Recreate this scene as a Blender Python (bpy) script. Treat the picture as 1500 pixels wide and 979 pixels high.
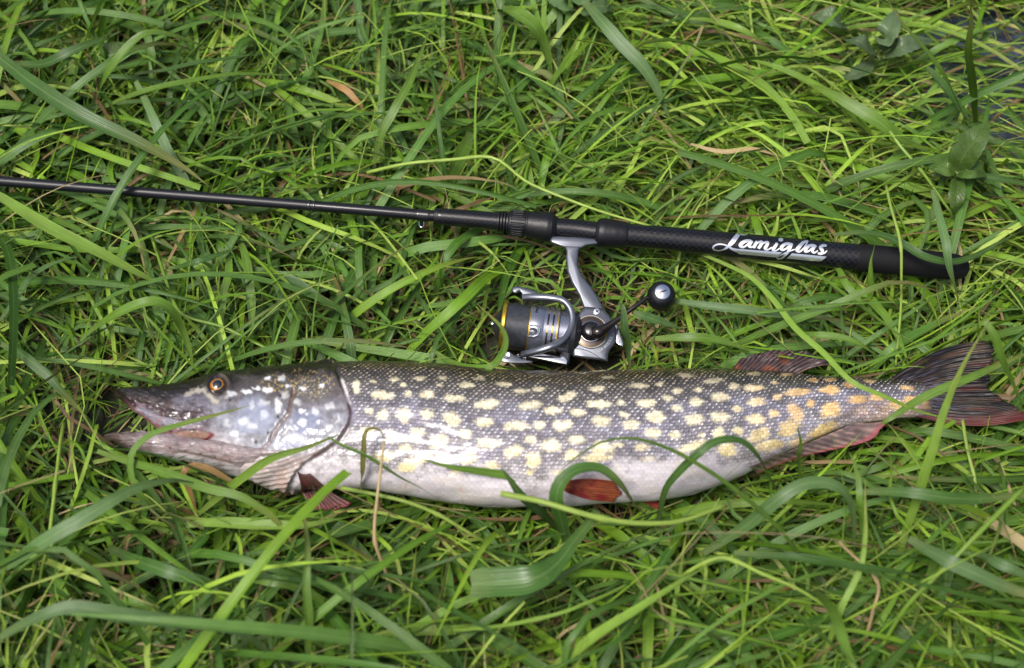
import bpy, bmesh, math
import numpy as np
from mathutils import Vector
from mathutils.bvhtree import BVHTree

for o in list(bpy.data.objects):
    bpy.data.objects.remove(o)
rng = np.random.default_rng(11)
scene = bpy.context.scene
COL = scene.collection

# ------------------------------------------------------------------ camera
PITCH = math.radians(58.0)
FPX = 2060.0                      # focal length in photo pixels (photo is 1500 x 979)
CAM = np.array([0.0, -0.683, 1.122])
FWD = np.array([0.0, math.cos(PITCH), -math.sin(PITCH)])
RIGHT = np.array([1.0, 0.0, 0.0])
UP = np.array([0.0, math.sin(PITCH), math.cos(PITCH)])
cd = bpy.data.cameras.new('camera')
cam = bpy.data.objects.new('camera', cd)
COL.objects.link(cam)
cam.location = CAM
cam.rotation_euler = (math.pi / 2 - PITCH, 0, 0)
cd.sensor_fit = 'HORIZONTAL'
cd.sensor_width = 36.0
cd.lens = FPX / 1500.0 * 36.0
cd.clip_start = 0.05
cd.clip_end = 200.0
cd.dof.use_dof = True
cd.dof.focus_distance = 1.29
cd.dof.aperture_fstop = 4.2
scene.camera = cam

# ------------------------------------------------------------------ world, sun, exposure
SUN_EL, SUN_AZ = math.radians(66), math.radians(232)     # azimuth clockwise from +Y
world = bpy.data.worlds.new('World')
scene.world = world
world.use_nodes = True
wn = world.node_tree
sky = wn.nodes.new('ShaderNodeTexSky')
sky.sky_type = 'NISHITA'
sky.sun_disc = False
sky.sun_elevation = SUN_EL
sky.sun_rotation = SUN_AZ
sky.air_density = 1.0
sky.dust_density = 6.0
sky.ozone_density = 1.0
wn.links.new(sky.outputs[0], wn.nodes['Background'].inputs[0])
wn.nodes['Background'].inputs[1].default_value = 0.10
sd = bpy.data.lights.new('sun', 'SUN')
sd.energy = 2.0
sd.angle = math.radians(18)
sd.color = (1.0, 0.985, 0.96)
sun = bpy.data.objects.new('sun', sd)
COL.objects.link(sun)
sdir = Vector((math.sin(SUN_AZ) * math.cos(SUN_EL), math.cos(SUN_AZ) * math.cos(SUN_EL), math.sin(SUN_EL)))
sun.rotation_euler = (-sdir).to_track_quat('-Z', 'Y').to_euler()
sun.location = (0, -1, 3)
scene.view_settings.view_transform = 'Standard'
scene.view_settings.look = 'None'
scene.view_settings.gamma = 1.0
scene.view_settings.use_curve_mapping = False
scene.view_settings.exposure = 0.76
scene.render.engine = 'CYCLES'
scene.render.resolution_x, scene.render.resolution_y = 1024, 668


# ------------------------------------------------------------------ helpers
def lin(c):
    c = np.asarray(c, float) / 255.0
    return np.where(c <= 0.04045, c / 12.92, ((c + 0.055) / 1.055) ** 2.4)


def ray(px, py):
    px, py = np.asarray(px, float), np.asarray(py, float)
    return FWD + RIGHT * ((px - 750) / FPX)[..., None] + UP * ((489.5 - py) / FPX)[..., None]


def P(px, py, z):
    """the point at height z seen at photo pixel (px, py)"""
    r = ray(px, py)
    k = (np.asarray(z, float) - CAM[2]) / r[..., 2]
    return CAM + r * k[..., None]


def proj(p):
    d = np.asarray(p) - CAM
    dep = d @ FWD
    return 750 + FPX * (d @ RIGHT) / dep, 489.5 - FPX * (d @ UP) / dep, dep


def spline(pts, n):
    """Catmull-Rom through pts (k,d), n samples"""
    p = np.asarray(pts, float)
    if len(p) < 3:
        return p[0] + (p[-1] - p[0]) * np.linspace(0, 1, n)[:, None]
    seg = np.linalg.norm(np.diff(p[:, :2], axis=0), axis=1) + 1e-9
    s = np.r_[0, np.cumsum(seg)]
    m = np.zeros_like(p)
    m[1:-1] = (p[2:] - p[:-2]) / (s[2:] - s[:-2])[:, None]
    m[0] = (p[1] - p[0]) / seg[0]
    m[-1] = (p[-1] - p[-2]) / seg[-1]
    q = np.linspace(0, s[-1], n)
    i = np.clip(np.searchsorted(s, q, side='right') - 1, 0, len(seg) - 1)
    h = seg[i][:, None]
    t = ((q - s[i]) / seg[i])[:, None]
    return ((2*t**3 - 3*t**2 + 1) * p[i] + (t**3 - 2*t**2 + t) * h * m[i]
            + (-2*t**3 + 3*t**2) * p[i+1] + (t**3 - t**2) * h * m[i+1])


def vnoise(x, y, seed=0):
    x, y = np.asarray(x, float), np.asarray(y, float)
    xi, yi = np.floor(x).astype(np.int64), np.floor(y).astype(np.int64)
    fx, fy = x - xi, y - yi
    fx, fy = fx*fx*(3 - 2*fx), fy*fy*(3 - 2*fy)

    def h(a, b):
        n = (a * 374761393 + b * 668265263 + seed * 974634777) & 0x7fffffff
        n = ((n ^ (n >> 13)) * 1274126177) & 0x7fffffff
        n = (n ^ (n >> 16)) & 0xffff
        return n / 65535.0
    return (h(xi, yi)*(1-fx) + h(xi+1, yi)*fx)*(1-fy) + (h(xi, yi+1)*(1-fx) + h(xi+1, yi+1)*fx)*fy


def fnoise(x, y, seed=0, oct=3):
    s, a = 0, 0.5
    for k in range(oct):
        s = s + a * vnoise(x * 2**k, y * 2**k, seed + k)
        a *= 0.5
    return s / (1 - 0.5**oct)


def sstep(a, b, x):
    t = np.clip((x - a) / (b - a), 0, 1)
    return t * t * (3 - 2 * t)


def make_mesh(name, verts, faces, smooth=True, col=None, vec=None):
    """faces: (n,4) int array, or list of index lists"""
    me = bpy.data.meshes.new(name)
    verts = np.ascontiguousarray(verts, dtype=np.float32)
    if isinstance(faces, np.ndarray):
        nf, k = faces.shape
        me.vertices.add(len(verts))
        me.vertices.foreach_set('co', verts.ravel())
        me.loops.add(nf * k)
        me.loops.foreach_set('vertex_index', np.ascontiguousarray(faces, dtype=np.int32).ravel())
        me.polygons.add(nf)
        me.polygons.foreach_set('loop_start', np.arange(0, nf * k, k, dtype=np.int32))
        me.update(calc_edges=True)
    else:
        me.from_pydata([tuple(map(float, v)) for v in verts], [], [list(map(int, f)) for f in faces])
        me.update()
    me.polygons.foreach_set('use_smooth', np.full(len(me.polygons), smooth, dtype=bool))
    if col is not None:
        c = np.ones((len(verts), 4), np.float32)
        c[:, :3] = col
        a = me.attributes.new('Col', 'FLOAT_COLOR', 'POINT')
        a.data.foreach_set('color', c.ravel())
    if vec is not None:
        a = me.attributes.new('bp', 'FLOAT_VECTOR', 'POINT')
        a.data.foreach_set('vector', np.ascontiguousarray(vec, dtype=np.float32).ravel())
    return me


def link(name, me, mat, parent=None, label=None, cat=None, group=None, kind=None):
    o = bpy.data.objects.new(name, me)
    COL.objects.link(o)
    if mat is not None and me is not None:
        me.materials.append(mat)
    if parent is not None:
        base = parent
        off = Vector((0, 0, 0))
        while base is not None:
            off += base.location
            base = base.parent
        me.transform(__import__('mathutils').Matrix.Translation(-off))
        o.parent = parent
    if label:
        o['label'] = label
    if cat:
        o['category'] = cat
    if group:
        o['group'] = group
    if kind:
        o['kind'] = kind
    return o


def recentre(o):
    """move a top-level mesh object's origin to the foot of its mesh"""
    n = len(o.data.vertices)
    v = np.empty(n * 3, np.float32)
    o.data.vertices.foreach_get('co', v)
    v = v.reshape(-1, 3)
    c = v.mean(0)
    c[2] = v[:, 2].min()
    o.data.vertices.foreach_set('co', (v - c).ravel())
    o.data.update()
    o.location = c


def thing(name, loc, label, cat, group=None):
    o = bpy.data.objects.new(name, None)
    COL.objects.link(o)
    o.location = loc
    o.empty_display_size = 0.02
    o['label'] = label
    o['category'] = cat
    if group:
        o['group'] = group
    return o


def grid_faces(nu, nv, wrap_v=False, off=0):
    i, j = np.meshgrid(np.arange(nu - 1), np.arange(nv if wrap_v else nv - 1), indexing='ij')
    j2 = (j + 1) % nv
    f = np.stack([i*nv + j, (i+1)*nv + j, (i+1)*nv + j2, i*nv + j2], -1).reshape(-1, 4)
    return f + off


def frame_of(T):
    T = T / np.linalg.norm(T, axis=-1, keepdims=True)
    ref = np.array([0, 0, 1.0])
    A = np.cross(ref, T)
    A = A / (np.linalg.norm(A, axis=-1, keepdims=True) + 1e-9)
    B = np.cross(T, A)
    return T, A, B


def tube(path, rad, ns=20, cap=True, flat=1.0):
    """round tube along path (n,3) with radii (n,); end caps as fans of rings"""
    path = np.asarray(path, float)
    rad = np.broadcast_to(np.asarray(rad, float), (len(path),))
    T = np.gradient(path, axis=0)
    T, A, B = frame_of(T)
    if cap:
        path = np.vstack([path[:1], path, path[-1:]])
        rad = np.r_[1e-5, rad, 1e-5]
        A = np.vstack([A[:1], A, A[-1:]])
        B = np.vstack([B[:1], B, B[-1:]])
    th = np.linspace(0, 2*np.pi, ns, endpoint=False)
    v = path[:, None] + rad[:, None, None] * (np.cos(th)[None, :, None] * A[:, None] + flat * np.sin(th)[None, :, None] * B[:, None])
    return v.reshape(-1, 3), grid_faces(len(path), ns, True)


def lathe(org, axis, prof, ns=48):
    """profile [(t, r)] revolved about org + t*axis"""
    axis = np.asarray(axis, float) / np.linalg.norm(axis)
    prof = np.asarray(prof, float)
    pts = org + prof[:, :1] * axis
    ref = np.array([0, 0, 1.0]) if abs(axis[2]) < 0.9 else np.array([1.0, 0, 0])
    A = np.cross(ref, axis); A /= np.linalg.norm(A)
    B = np.cross(axis, A)
    th = np.linspace(0, 2*np.pi, ns, endpoint=False)
    v = pts[:, None] + prof[:, 1][:, None, None] * (np.cos(th)[None, :, None]*A + np.sin(th)[None, :, None]*B)
    return v.reshape(-1, 3), grid_faces(len(prof), ns, True)


def merge(*parts):
    vs, fs, n = [], [], 0
    for v, f in parts:
        vs.append(v); fs.append(f + n); n += len(v)
    return np.vstack(vs), np.vstack(fs)


def sharpen(me, deg=35):
    me.set_sharp_from_angle(angle=math.radians(deg))
    return me


# ------------------------------------------------------------------ materials
class NT:
    def __init__(self, name):
        self.m = bpy.data.materials.new(name)
        self.m.use_nodes = True
        self.t = self.m.node_tree
        self.b = self.t.nodes['Principled BSDF']
        self.out = self.t.nodes['Material Output']

    def n(self, typ, **kw):
        x = self.t.nodes.new('ShaderNode' + typ)
        for k, v in kw.items():
            setattr(x, k, v)
        return x

    def put(self, sock, v):
        if hasattr(v, 'links') or isinstance(v, bpy.types.NodeSocket):
            self.t.links.new(v, sock)
        else:
            sock.default_value = v

    def math(self, op, a, b=None, c=None, clamp=False):
        x = self.n('Math', operation=op, use_clamp=clamp)
        for i, v in enumerate((a, b, c)):
            if v is not None:
                self.put(x.inputs[i], v)
        return x.outputs[0]

    def mix(self, fac, a, b, mode='MIX'):
        x = self.n('Mix', data_type='RGBA', blend_type=mode)
        self.put(x.inputs[0], fac)
        self.put(x.inputs[6], a if not isinstance(a, tuple) else (*a, 1.0) if len(a) == 3 else a)
        self.put(x.inputs[7], b if not isinstance(b, tuple) else (*b, 1.0) if len(b) == 3 else b)
        return x.outputs[2]

    def attr(self, name):
        return self.n('Attribute', attribute_name=name, attribute_type='GEOMETRY')

    def noise(self, scale, vec=None, detail=3.0, rough=0.5):
        x = self.n('TexNoise')
        x.inputs['Scale'].default_value = scale
        x.inputs['Detail'].default_value = detail
        x.inputs['Roughness'].default_value = rough
        if vec is not None:
            self.put(x.inputs['Vector'], vec)
        return x.outputs['Fac']

    def ramp(self, fac, stops):
        x = self.n('ValToRGB')
        el = x.color_ramp.elements
        while len(el) < len(stops):
            el.new(0.5)
        for e, (p, c) in zip(el, stops):
            e.position = p
            e.color = (*c, 1.0)
        self.put(x.inputs[0], fac)
        return x.outputs[0]

    def objco(self):
        return self.n('TexCoord').outputs['Object']

    def bump(self, h, dist, strength=1.0):
        x = self.n('Bump')
        x.inputs['Strength'].default_value = strength
        x.inputs['Distance'].default_value = dist
        self.put(x.inputs['Height'], h)
        return x.outputs[0]

    def set(self, **kw):
        names = dict(color='Base Color', rough='Roughness', metal='Metallic', spec='Specular IOR Level', coat='Coat Weight',
                     coatr='Coat Roughness', normal='Normal', sss='Subsurface Weight', trans='Transmission Weight', ior='IOR',
                     emis='Emission Strength', sheen='Sheen Weight', aniso='Anisotropic')
        for k, v in kw.items():
            if isinstance(v, tuple) and len(v) == 3:
                v = (*v, 1.0)
            self.put(self.b.inputs[names[k]], v)
        return self


def grass_mat(name, rough=0.42, trans=0.3, veins=True):
    g = NT(name)
    col = g.attr('Col').outputs['Color']
    bp = g.attr('bp').outputs['Vector']
    sx = g.n('SeparateXYZ'); g.put(sx.inputs[0], bp)
    s, t, r = sx.outputs
    if veins:
        cv = g.n('CombineXYZ')
        g.put(cv.inputs[0], g.math('MULTIPLY', s, 5.0))
        g.put(cv.inputs[1], g.math('MULTIPLY', t, 2.0))
        g.put(cv.inputs[2], g.math('MULTIPLY', r, 57.0))
        st = g.noise(1.6, cv.outputs[0], 2.0)
        blot = g.noise(55.0, g.objco(), 3.0)
        f = g.math('ADD', g.math('MULTIPLY', st, 0.7), g.math('MULTIPLY', blot, 0.55))
        f = g.math('ADD', f, 0.36)
        vs = g.n('VectorMath', operation='SCALE')
        g.put(vs.inputs[0], col); g.put(vs.inputs['Scale'], f)
        c = vs.outputs[0]
        rib = g.math('SUBTRACT', 1.0, g.math('MULTIPLY', g.math('ABSOLUTE', s), 7.0), clamp=True)
        c = g.mix(g.math('MULTIPLY', rib, 0.25), c, (0.26, 0.38, 0.14))
        # small dull blemishes
        sp = g.noise(210.0, g.objco(), 2.0)
        spm = g.math('MULTIPLY', g.math('GREATER_THAN', sp, 0.70), 0.45)
        c = g.mix(spm, c, (0.17, 0.19, 0.07))
        wave = g.math('SINE', g.math('MULTIPLY', s, 24.0))
        nrm = g.bump(g.math('ADD', g.math('MULTIPLY', wave, 0.5), g.math('MULTIPLY', st, 0.8)), 0.00022, 0.6)
        g.set(normal=nrm)
    else:
        c = col
    rr = g.noise(35.0, g.objco(), 2.0)
    g.set(color=c, rough=g.math('ADD', g.math('MULTIPLY', rr, 0.35), rough - 0.15), spec=0.34)
    tr = g.n('BsdfTranslucent')
    tc = g.n('VectorMath', operation='MULTIPLY')
    g.put(tc.inputs[0], c); tc.inputs[1].default_value = (1.25, 1.25, 0.55)
    g.put(tr.inputs[0], tc.outputs[0])
    mx = g.n('MixShader')
    mx.inputs[0].default_value = trans
    g.t.links.new(g.b.outputs[0], mx.inputs[1])
    g.t.links.new(tr.outputs[0], mx.inputs[2])
    g.t.links.new(mx.outputs[0], g.out.inputs[0])
    return g.m


def simple(name, c, rough=0.4, metal=0.0, spec=0.5, nscale=0, namp=0.0, bump=0.0, **kw):
    g = NT(name)
    g.set(rough=rough, metal=metal, spec=spec, **kw)
    if nscale:
        nz = g.noise(nscale, g.objco(), 4.0, 0.6)
        k = g.math('ADD', g.math('MULTIPLY', nz, 2 * namp), 1 - namp)
        vs = g.n('VectorMath', operation='SCALE')
        vs.inputs[0].default_value = tuple(c); g.put(vs.inputs['Scale'], k)
        g.set(color=vs.outputs[0])
        g.put(g.b.inputs['Roughness'], g.math('ADD', rough - 0.08, g.math('MULTIPLY', nz, 0.16)))
        if bump:
            g.set(normal=g.bump(nz, bump, 0.8))
    else:
        g.set(color=tuple(c))
    return g.m


M_GRASS = grass_mat('grass_green', 0.34, 0.20)
M_STRAW = grass_mat('straw', 0.6, 0.15)
M_BLADE = grass_mat('grass_blade', 0.33, 0.20)


def carbon_mat(name, scale_u, scale_v):
    g = NT(name)
    bp = g.attr('bp').outputs['Vector']
    sx = g.n('SeparateXYZ'); g.put(sx.inputs[0], bp)
    u = g.math('MULTIPLY', sx.outputs[0], scale_u)
    v = g.math('MULTIPLY', sx.outputs[1], scale_v)
    w = g.math('FLOORED_MODULO', g.math('ADD', g.math('FLOOR', u), g.math('FLOOR', v)), 2.0)
    nz = g.noise(90.0, g.objco(), 3.0)
    c = g.mix(w, (0.002, 0.002, 0.003), (0.009, 0.009, 0.012))
    drops = g.noise(420.0, g.objco(), 2.0)
    dm = g.math('GREATER_THAN', drops, 0.66)
    g.set(color=c, rough=g.math('ADD', 0.20, g.math('MULTIPLY', nz, 0.22)), spec=0.25, coat=0.25, coatr=0.05)
    g.set(normal=g.bump(g.math('ADD', g.math('MULTIPLY', w, 0.25), g.math('MULTIPLY', dm, 0.6)), 0.0003, 0.5))
    return g.m


M_CARBON = carbon_mat('woven_carbon', 330.0, 330.0)
M_BLANK = simple('matte_black_blank', (0.006, 0.0065, 0.009), 0.38, spec=0.35, nscale=60, namp=0.25)
M_GLOSS = simple('gloss_black', (0.007, 0.007, 0.009), 0.22, nscale=40, namp=0.3)
M_RUBBER = simple('black_rubber', (0.005, 0.005, 0.0065), 0.42, spec=0.35, nscale=300, namp=0.35, bump=0.0003)
M_FOAM = simple('black_foam', (0.005, 0.005, 0.006), 0.7, spec=0.22, nscale=900, namp=0.5, bump=0.0004)
M_SILVER = simple('silver_foil', (0.86, 0.87, 0.88), 0.22, 0.9)
M_REEL = simple('reel_grey_paint', (0.105, 0.115, 0.14), 0.30, 0.6, nscale=80, namp=0.12, coat=0.4, coatr=0.15)
M_REELD = simple('reel_dark_paint', (0.035, 0.037, 0.044), 0.32, 0.5, nscale=80, namp=0.15, coat=0.3, coatr=0.2)
M_SKIRT = simple('reel_spool_silver', (0.23, 0.245, 0.30), 0.28, 0.8, nscale=60, namp=0.1)
M_CHROME = simple('chrome', (0.72, 0.73, 0.76), 0.13, 1.0)
M_GOLD = simple('gold_trim', (0.62, 0.40, 0.05), 0.24, 0.9)
M_BRONZE = simple('dark_bronze', (0.085, 0.068, 0.06), 0.28, 0.8, nscale=60, namp=0.15)
M_ARM = simple('black_nickel', (0.05, 0.042, 0.04), 0.2, 0.85)
M_BLACK = simple('black_plastic', (0.008, 0.008, 0.01), 0.25, nscale=90, namp=0.3)
M_PRINT = simple('pale_print', (0.35, 0.37, 0.40), 0.5)


# ------------------------------------------------------------------ ground and water
def water_depth(x, y):
    c = P(1510, 140, 0.0)
    d = np.hypot((x - c[0]) / 0.15, (y - c[1]) / 0.13)
    d = d + (fnoise(x * 14, y * 14, 5) - 0.5) * 0.5
    return 1 - sstep(0.75, 1.15, d)


gx = np.unique(np.r_[np.linspace(-20, -1.3, 30), np.linspace(-1.3, 1.3, 210), np.linspace(1.3, 20, 30)])
gy = np.unique(np.r_[np.linspace(-20, -0.9, 30), np.linspace(-0.9, 1.2, 170), np.linspace(1.2, 20, 30)])
GX, GY = np.meshgrid(gx, gy, indexing='ij')
GZ = (fnoise(GX * 9, GY * 9, 2) - 0.5) * 0.02 + (fnoise(GX * 60, GY * 60, 3) - 0.5) * 0.006 - 0.05 * water_depth(GX, GY)
gv = np.stack([GX, GY, GZ], -1).reshape(-1, 3)
g = NT('soil')
nz = g.noise(28.0, g.objco(), 6.0, 0.65)
nz2 = g.noise(160.0, g.objco(), 4.0, 0.6)
c = g.ramp(nz, [(0.3, (0.007, 0.006, 0.004)), (0.55, (0.018, 0.016, 0.008)), (0.75, (0.032, 0.027, 0.013))])
c2 = g.mix(g.math('MULTIPLY', nz2, 0.5), c, (0.020, 0.030, 0.008))
g.set(color=c2, rough=0.85, normal=g.bump(nz2, 0.004, 0.8))
link('ground', make_mesh('ground', gv, grid_faces(len(gx), len(gy))), g.m, kind='structure')

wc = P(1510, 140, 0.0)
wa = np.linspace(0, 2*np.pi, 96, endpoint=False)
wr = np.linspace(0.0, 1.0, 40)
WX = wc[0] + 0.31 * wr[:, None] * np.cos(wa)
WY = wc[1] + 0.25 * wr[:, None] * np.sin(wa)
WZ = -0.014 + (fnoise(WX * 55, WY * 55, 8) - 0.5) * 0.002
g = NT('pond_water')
g.set(color=(0.055, 0.072, 0.10), rough=0.05, spec=0.9, ior=1.33, normal=g.bump(g.noise(90.0, g.objco(), 3.0), 0.006, 0.6))  # bluish base colour stands in for the reflected sky
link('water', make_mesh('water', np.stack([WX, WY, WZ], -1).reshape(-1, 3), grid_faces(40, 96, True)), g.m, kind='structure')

# ------------------------------------------------------------------ the pike
TOP = np.array([(166, 574), (172, 569), (220, 566), (260, 560), (300, 551), (327, 545), (367, 540), (407, 536), (460, 531), (500, 529), (567, 530), (633, 533),
                (687, 539), (740, 543), (793, 545), (847, 545), (940, 543), (1020, 541), (1073, 542), (1127, 544), (1180, 548), (1233, 553),
                (1287, 555), (1310, 556), (1340, 556), (1372, 551), (1402, 543)], float)
BOT = np.array([(166, 576), (172, 583), (183, 592), (201, 606), (228, 624), (247, 637), (272, 647), (300, 652), (322, 664), (345, 681), (370, 698), (400, 709), (430, 713),
                (480, 713), (530, 713), (580, 719), (633, 728), (687, 736), (740, 738), (800, 738), (860, 736), (920, 733), (980, 727), (1020, 717),
                (1073, 697), (1110, 679), (1150, 660), (1190, 643), (1233, 627), (1287, 616), (1327, 612), (1350, 611), (1375, 613), (1402, 618)], float)
BW = np.array([(166, .002), (172, .006), (180, .009), (210, .013), (250, .016), (300, .020), (350, .026), (420, .033), (500, .037), (650, .041), (850, .041),
               (1000, .036), (1100, .028), (1180, .020), (1250, .0145), (1300, .0105), (1335, .0075), (1365, .0036), (1402, .0006)], float)


def smooth_curve(pts, n=800):
    s = spline(pts, n)
    return lambda x: np.interp(x, s[:, 0], s[:, 1])


f_top, f_bot, f_bw = smooth_curve(TOP), smooth_curve(BOT), smooth_curve(BW)
MAT_Z = 0.032
f_zc = lambda x: MAT_Z + 0.85 * f_bw(x)
S58, C58 = math.sin(PITCH), math.cos(PITCH)


def loft_body(xs, top, bot, bw, zc, th):
    mid = (top + bot) / 2
    cen = P(xs, mid, zc)
    dep = (cen - CAM) @ FWD
    h = (bot - top) / 2 * dep / FPX
    a = np.sqrt(np.maximum(h**2 - (bw * C58)**2, (0.35 * h)**2)) / S58
    ct, st = np.cos(th), np.sin(th)
    v = cen[:, None, :] + np.stack([np.zeros((len(xs), len(th))), a[:, None] * ct, bw[:, None] * st], -1)
    n = np.stack([np.zeros((len(xs), len(th))), ct / a[:, None], st / bw[:, None]], -1)
    n /= np.linalg.norm(n, axis=-1, keepdims=True)
    return cen, a, v, n


def polydist(px, py, poly):
    poly = np.asarray(poly, float)
    best = np.full(np.shape(px), 1e9)
    for (x0, y0), (x1, y1) in zip(poly[:-1], poly[1:]):
        dx, dy = x1 - x0, y1 - y0
        t = np.clip(((px - x0)*dx + (py - y0)*dy) / (dx*dx + dy*dy), 0, 1)
        best = np.minimum(best, np.hypot(px - x0 - t*dx, py - y0 - t*dy))
    return best


GILL = [(489, 540), (497, 561), (509, 588), (513, 607), (509, 623), (495, 644), (473, 660), (447, 676), (431, 692), (423, 708)]
PREOP = [(431, 572), (427, 588), (423, 607), (409, 623), (400, 636), (396, 649), (380, 663), (361, 676), (335, 678), (300, 668)]
FOLD = [(320, 672), (370, 674), (410, 667), (450, 652), (492, 630)]
MAXIL = [(246, 632), (262, 630), (285, 629), (303, 631), (312, 637), (303, 643), (285, 646), (264, 643)]


def gill_x(py):
    return np.interp(py, [525, 540, 561, 588, 607, 623, 644, 660, 676, 692, 716], [484, 489, 497, 509, 513, 509, 495, 473, 447, 431, 418])


Z2 = [(85,250,18,32,0),(225,298,62,22,8),(365,290,22,15,0),(475,292,42,20,0),(290,208,30,12,0),(430,205,35,10,0),(620,315,58,18,8),(690,240,40,14,0),
 (805,345,68,22,-8),(890,240,45,12,0),(760,200,25,10,0),(230,405,28,25,0),(155,385,22,18,0),(342,405,36,38,0),(468,400,34,24,0),(610,430,54,30,28),
 (785,442,50,25,0),(960,465,68,28,0),(1085,462,30,24,0),(1215,465,52,26,0),(1035,352,62,20,-5),(990,275,35,14,0),(1085,268,35,12,0),(1165,380,45,18,0),
 (1235,305,48,18,-20),(1290,393,38,20,0),(1410,345,62,18,0),(1400,262,40,14,0),(1430,440,50,28,10),(420,497,38,24,0),(680,512,34,26,0),(535,550,50,34,-20),
 (355,590,35,22,0),(240,635,52,22,0),(265,520,25,40,0),(805,560,58,26,0),(940,605,48,28,-20),(1040,540,30,18,0),(1155,575,55,30,0),(1290,540,45,22,0),
 (695,643,48,30,0),(565,655,20,15,0),(820,680,40,22,0),(1055,650,38,38,-30),(1260,620,35,28,0),(1420,590,45,40,0),(395,670,100,30,-28),(1030,720,15,12,0),
 (140,490,40,18,0),(1380,660,30,20,0),(1215,725,55,18,0),(630,715,30,10,0),(180,225,25,10,0),(560,200,30,9,0),(540,240,16,10,0),(345,240,20,9,0)]
Z3 = [(115,195,40,10,0),(275,245,55,12,0),(540,190,45,10,0),(395,235,18,10,0),(695,218,45,14,0),(500,270,30,16,0),(612,265,26,14,0),(805,247,28,16,0),
 (920,255,48,18,0),(915,180,35,10,0),(1090,188,40,10,0),(1030,233,25,10,0),(1240,213,25,10,0),(1335,208,30,10,0),(1155,282,70,16,-4),(1330,268,50,22,0),
 (445,312,32,14,0),(730,308,46,22,0),(600,338,36,22,0),(930,332,55,22,0),(1045,307,28,15,0),(190,340,25,16,0),(320,340,52,20,0),
 (495,372,30,18,0),(825,373,26,16,0),(1025,395,26,20,0),(380,415,48,30,0),(200,400,30,15,0),(240,460,42,26,0),(585,430,45,30,0),
 (732,420,45,30,0),(925,430,48,26,0),(830,490,25,18,0),(725,505,32,25,0),(360,505,45,28,0),(480,515,35,22,0),(630,515,18,12,0),(1150,400,32,62,-25),
 (1340,375,50,40,-20),(1225,340,22,20,0),(945,515,62,32,-28),(1110,480,62,42,-30),(1290,500,85,38,-28),(570,580,80,22,-15),(770,600,55,35,0),
 (1000,575,80,30,-10),(1150,560,50,25,0),(300,580,40,18,0),(80,590,60,30,0),(170,570,30,12,0),(1470,320,40,20,0),(1440,240,30,15,0),(60,640,80,20,0),(340,650,40,16,0)]
Z4 = [(590,470,50,22,0),(545,390,25,14,0),(690,460,35,20,0),(800,500,45,28,15),(880,470,40,22,0),(650,370,30,10,0),(860,405,35,12,10),(960,500,20,30,0)]
SPOTS = [(500 + x/3.75, 500 + y/3.75, a/3.75, b/3.75, t) for x, y, a, b, t in Z2] + \
        [(860 + x/3.75, 500 + y/3.75, a/3.75, b/3.75, t) for x, y, a, b, t in Z3] + \
        [(1100 + x/3.75, 460 + y/3.75, a/3.75, b/3.75, t) for x, y, a, b, t in Z4]
Z1 = [(920,340,32,18),(950,270,28,16),(1000,355,22,40),(925,400,22,25),(860,350,18,25),(865,465,30,22),(810,440,30,25),(765,510,25,18),(720,445,20,25),
 (890,260,25,12),(1210,390,22,22),(1285,358,28,18),(1140,450,24,22),(1130,385,18,14),(1105,335,25,16),(1025,205,22,18),(1040,300,25,22),(1285,475,25,15),
 (1335,425,12,18),(1140,265,18,15),(1245,250,15,12),(940,205,16,10),(750,290,34,14),(830,278,30,12),(1090,530,60,22),(1180,560,40,16),(1060,250,18,10)]
CHEEK = [(140 + x/3.75, 500 + y/3.75, a/3.75, b/3.75) for x, y, a, b in Z1]


def ell(px, py, cx, cy, rx, ry, ang=0.0):
    t = math.radians(ang)
    dx, dy = px - cx, py - cy
    return np.hypot((dx*math.cos(t) + dy*math.sin(t)) / rx, (-dx*math.sin(t) + dy*math.cos(t)) / ry)


def mixc(c, col, m):
    return c + (lin(col) - c) * np.clip(m, 0, 1)[..., None]


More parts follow.
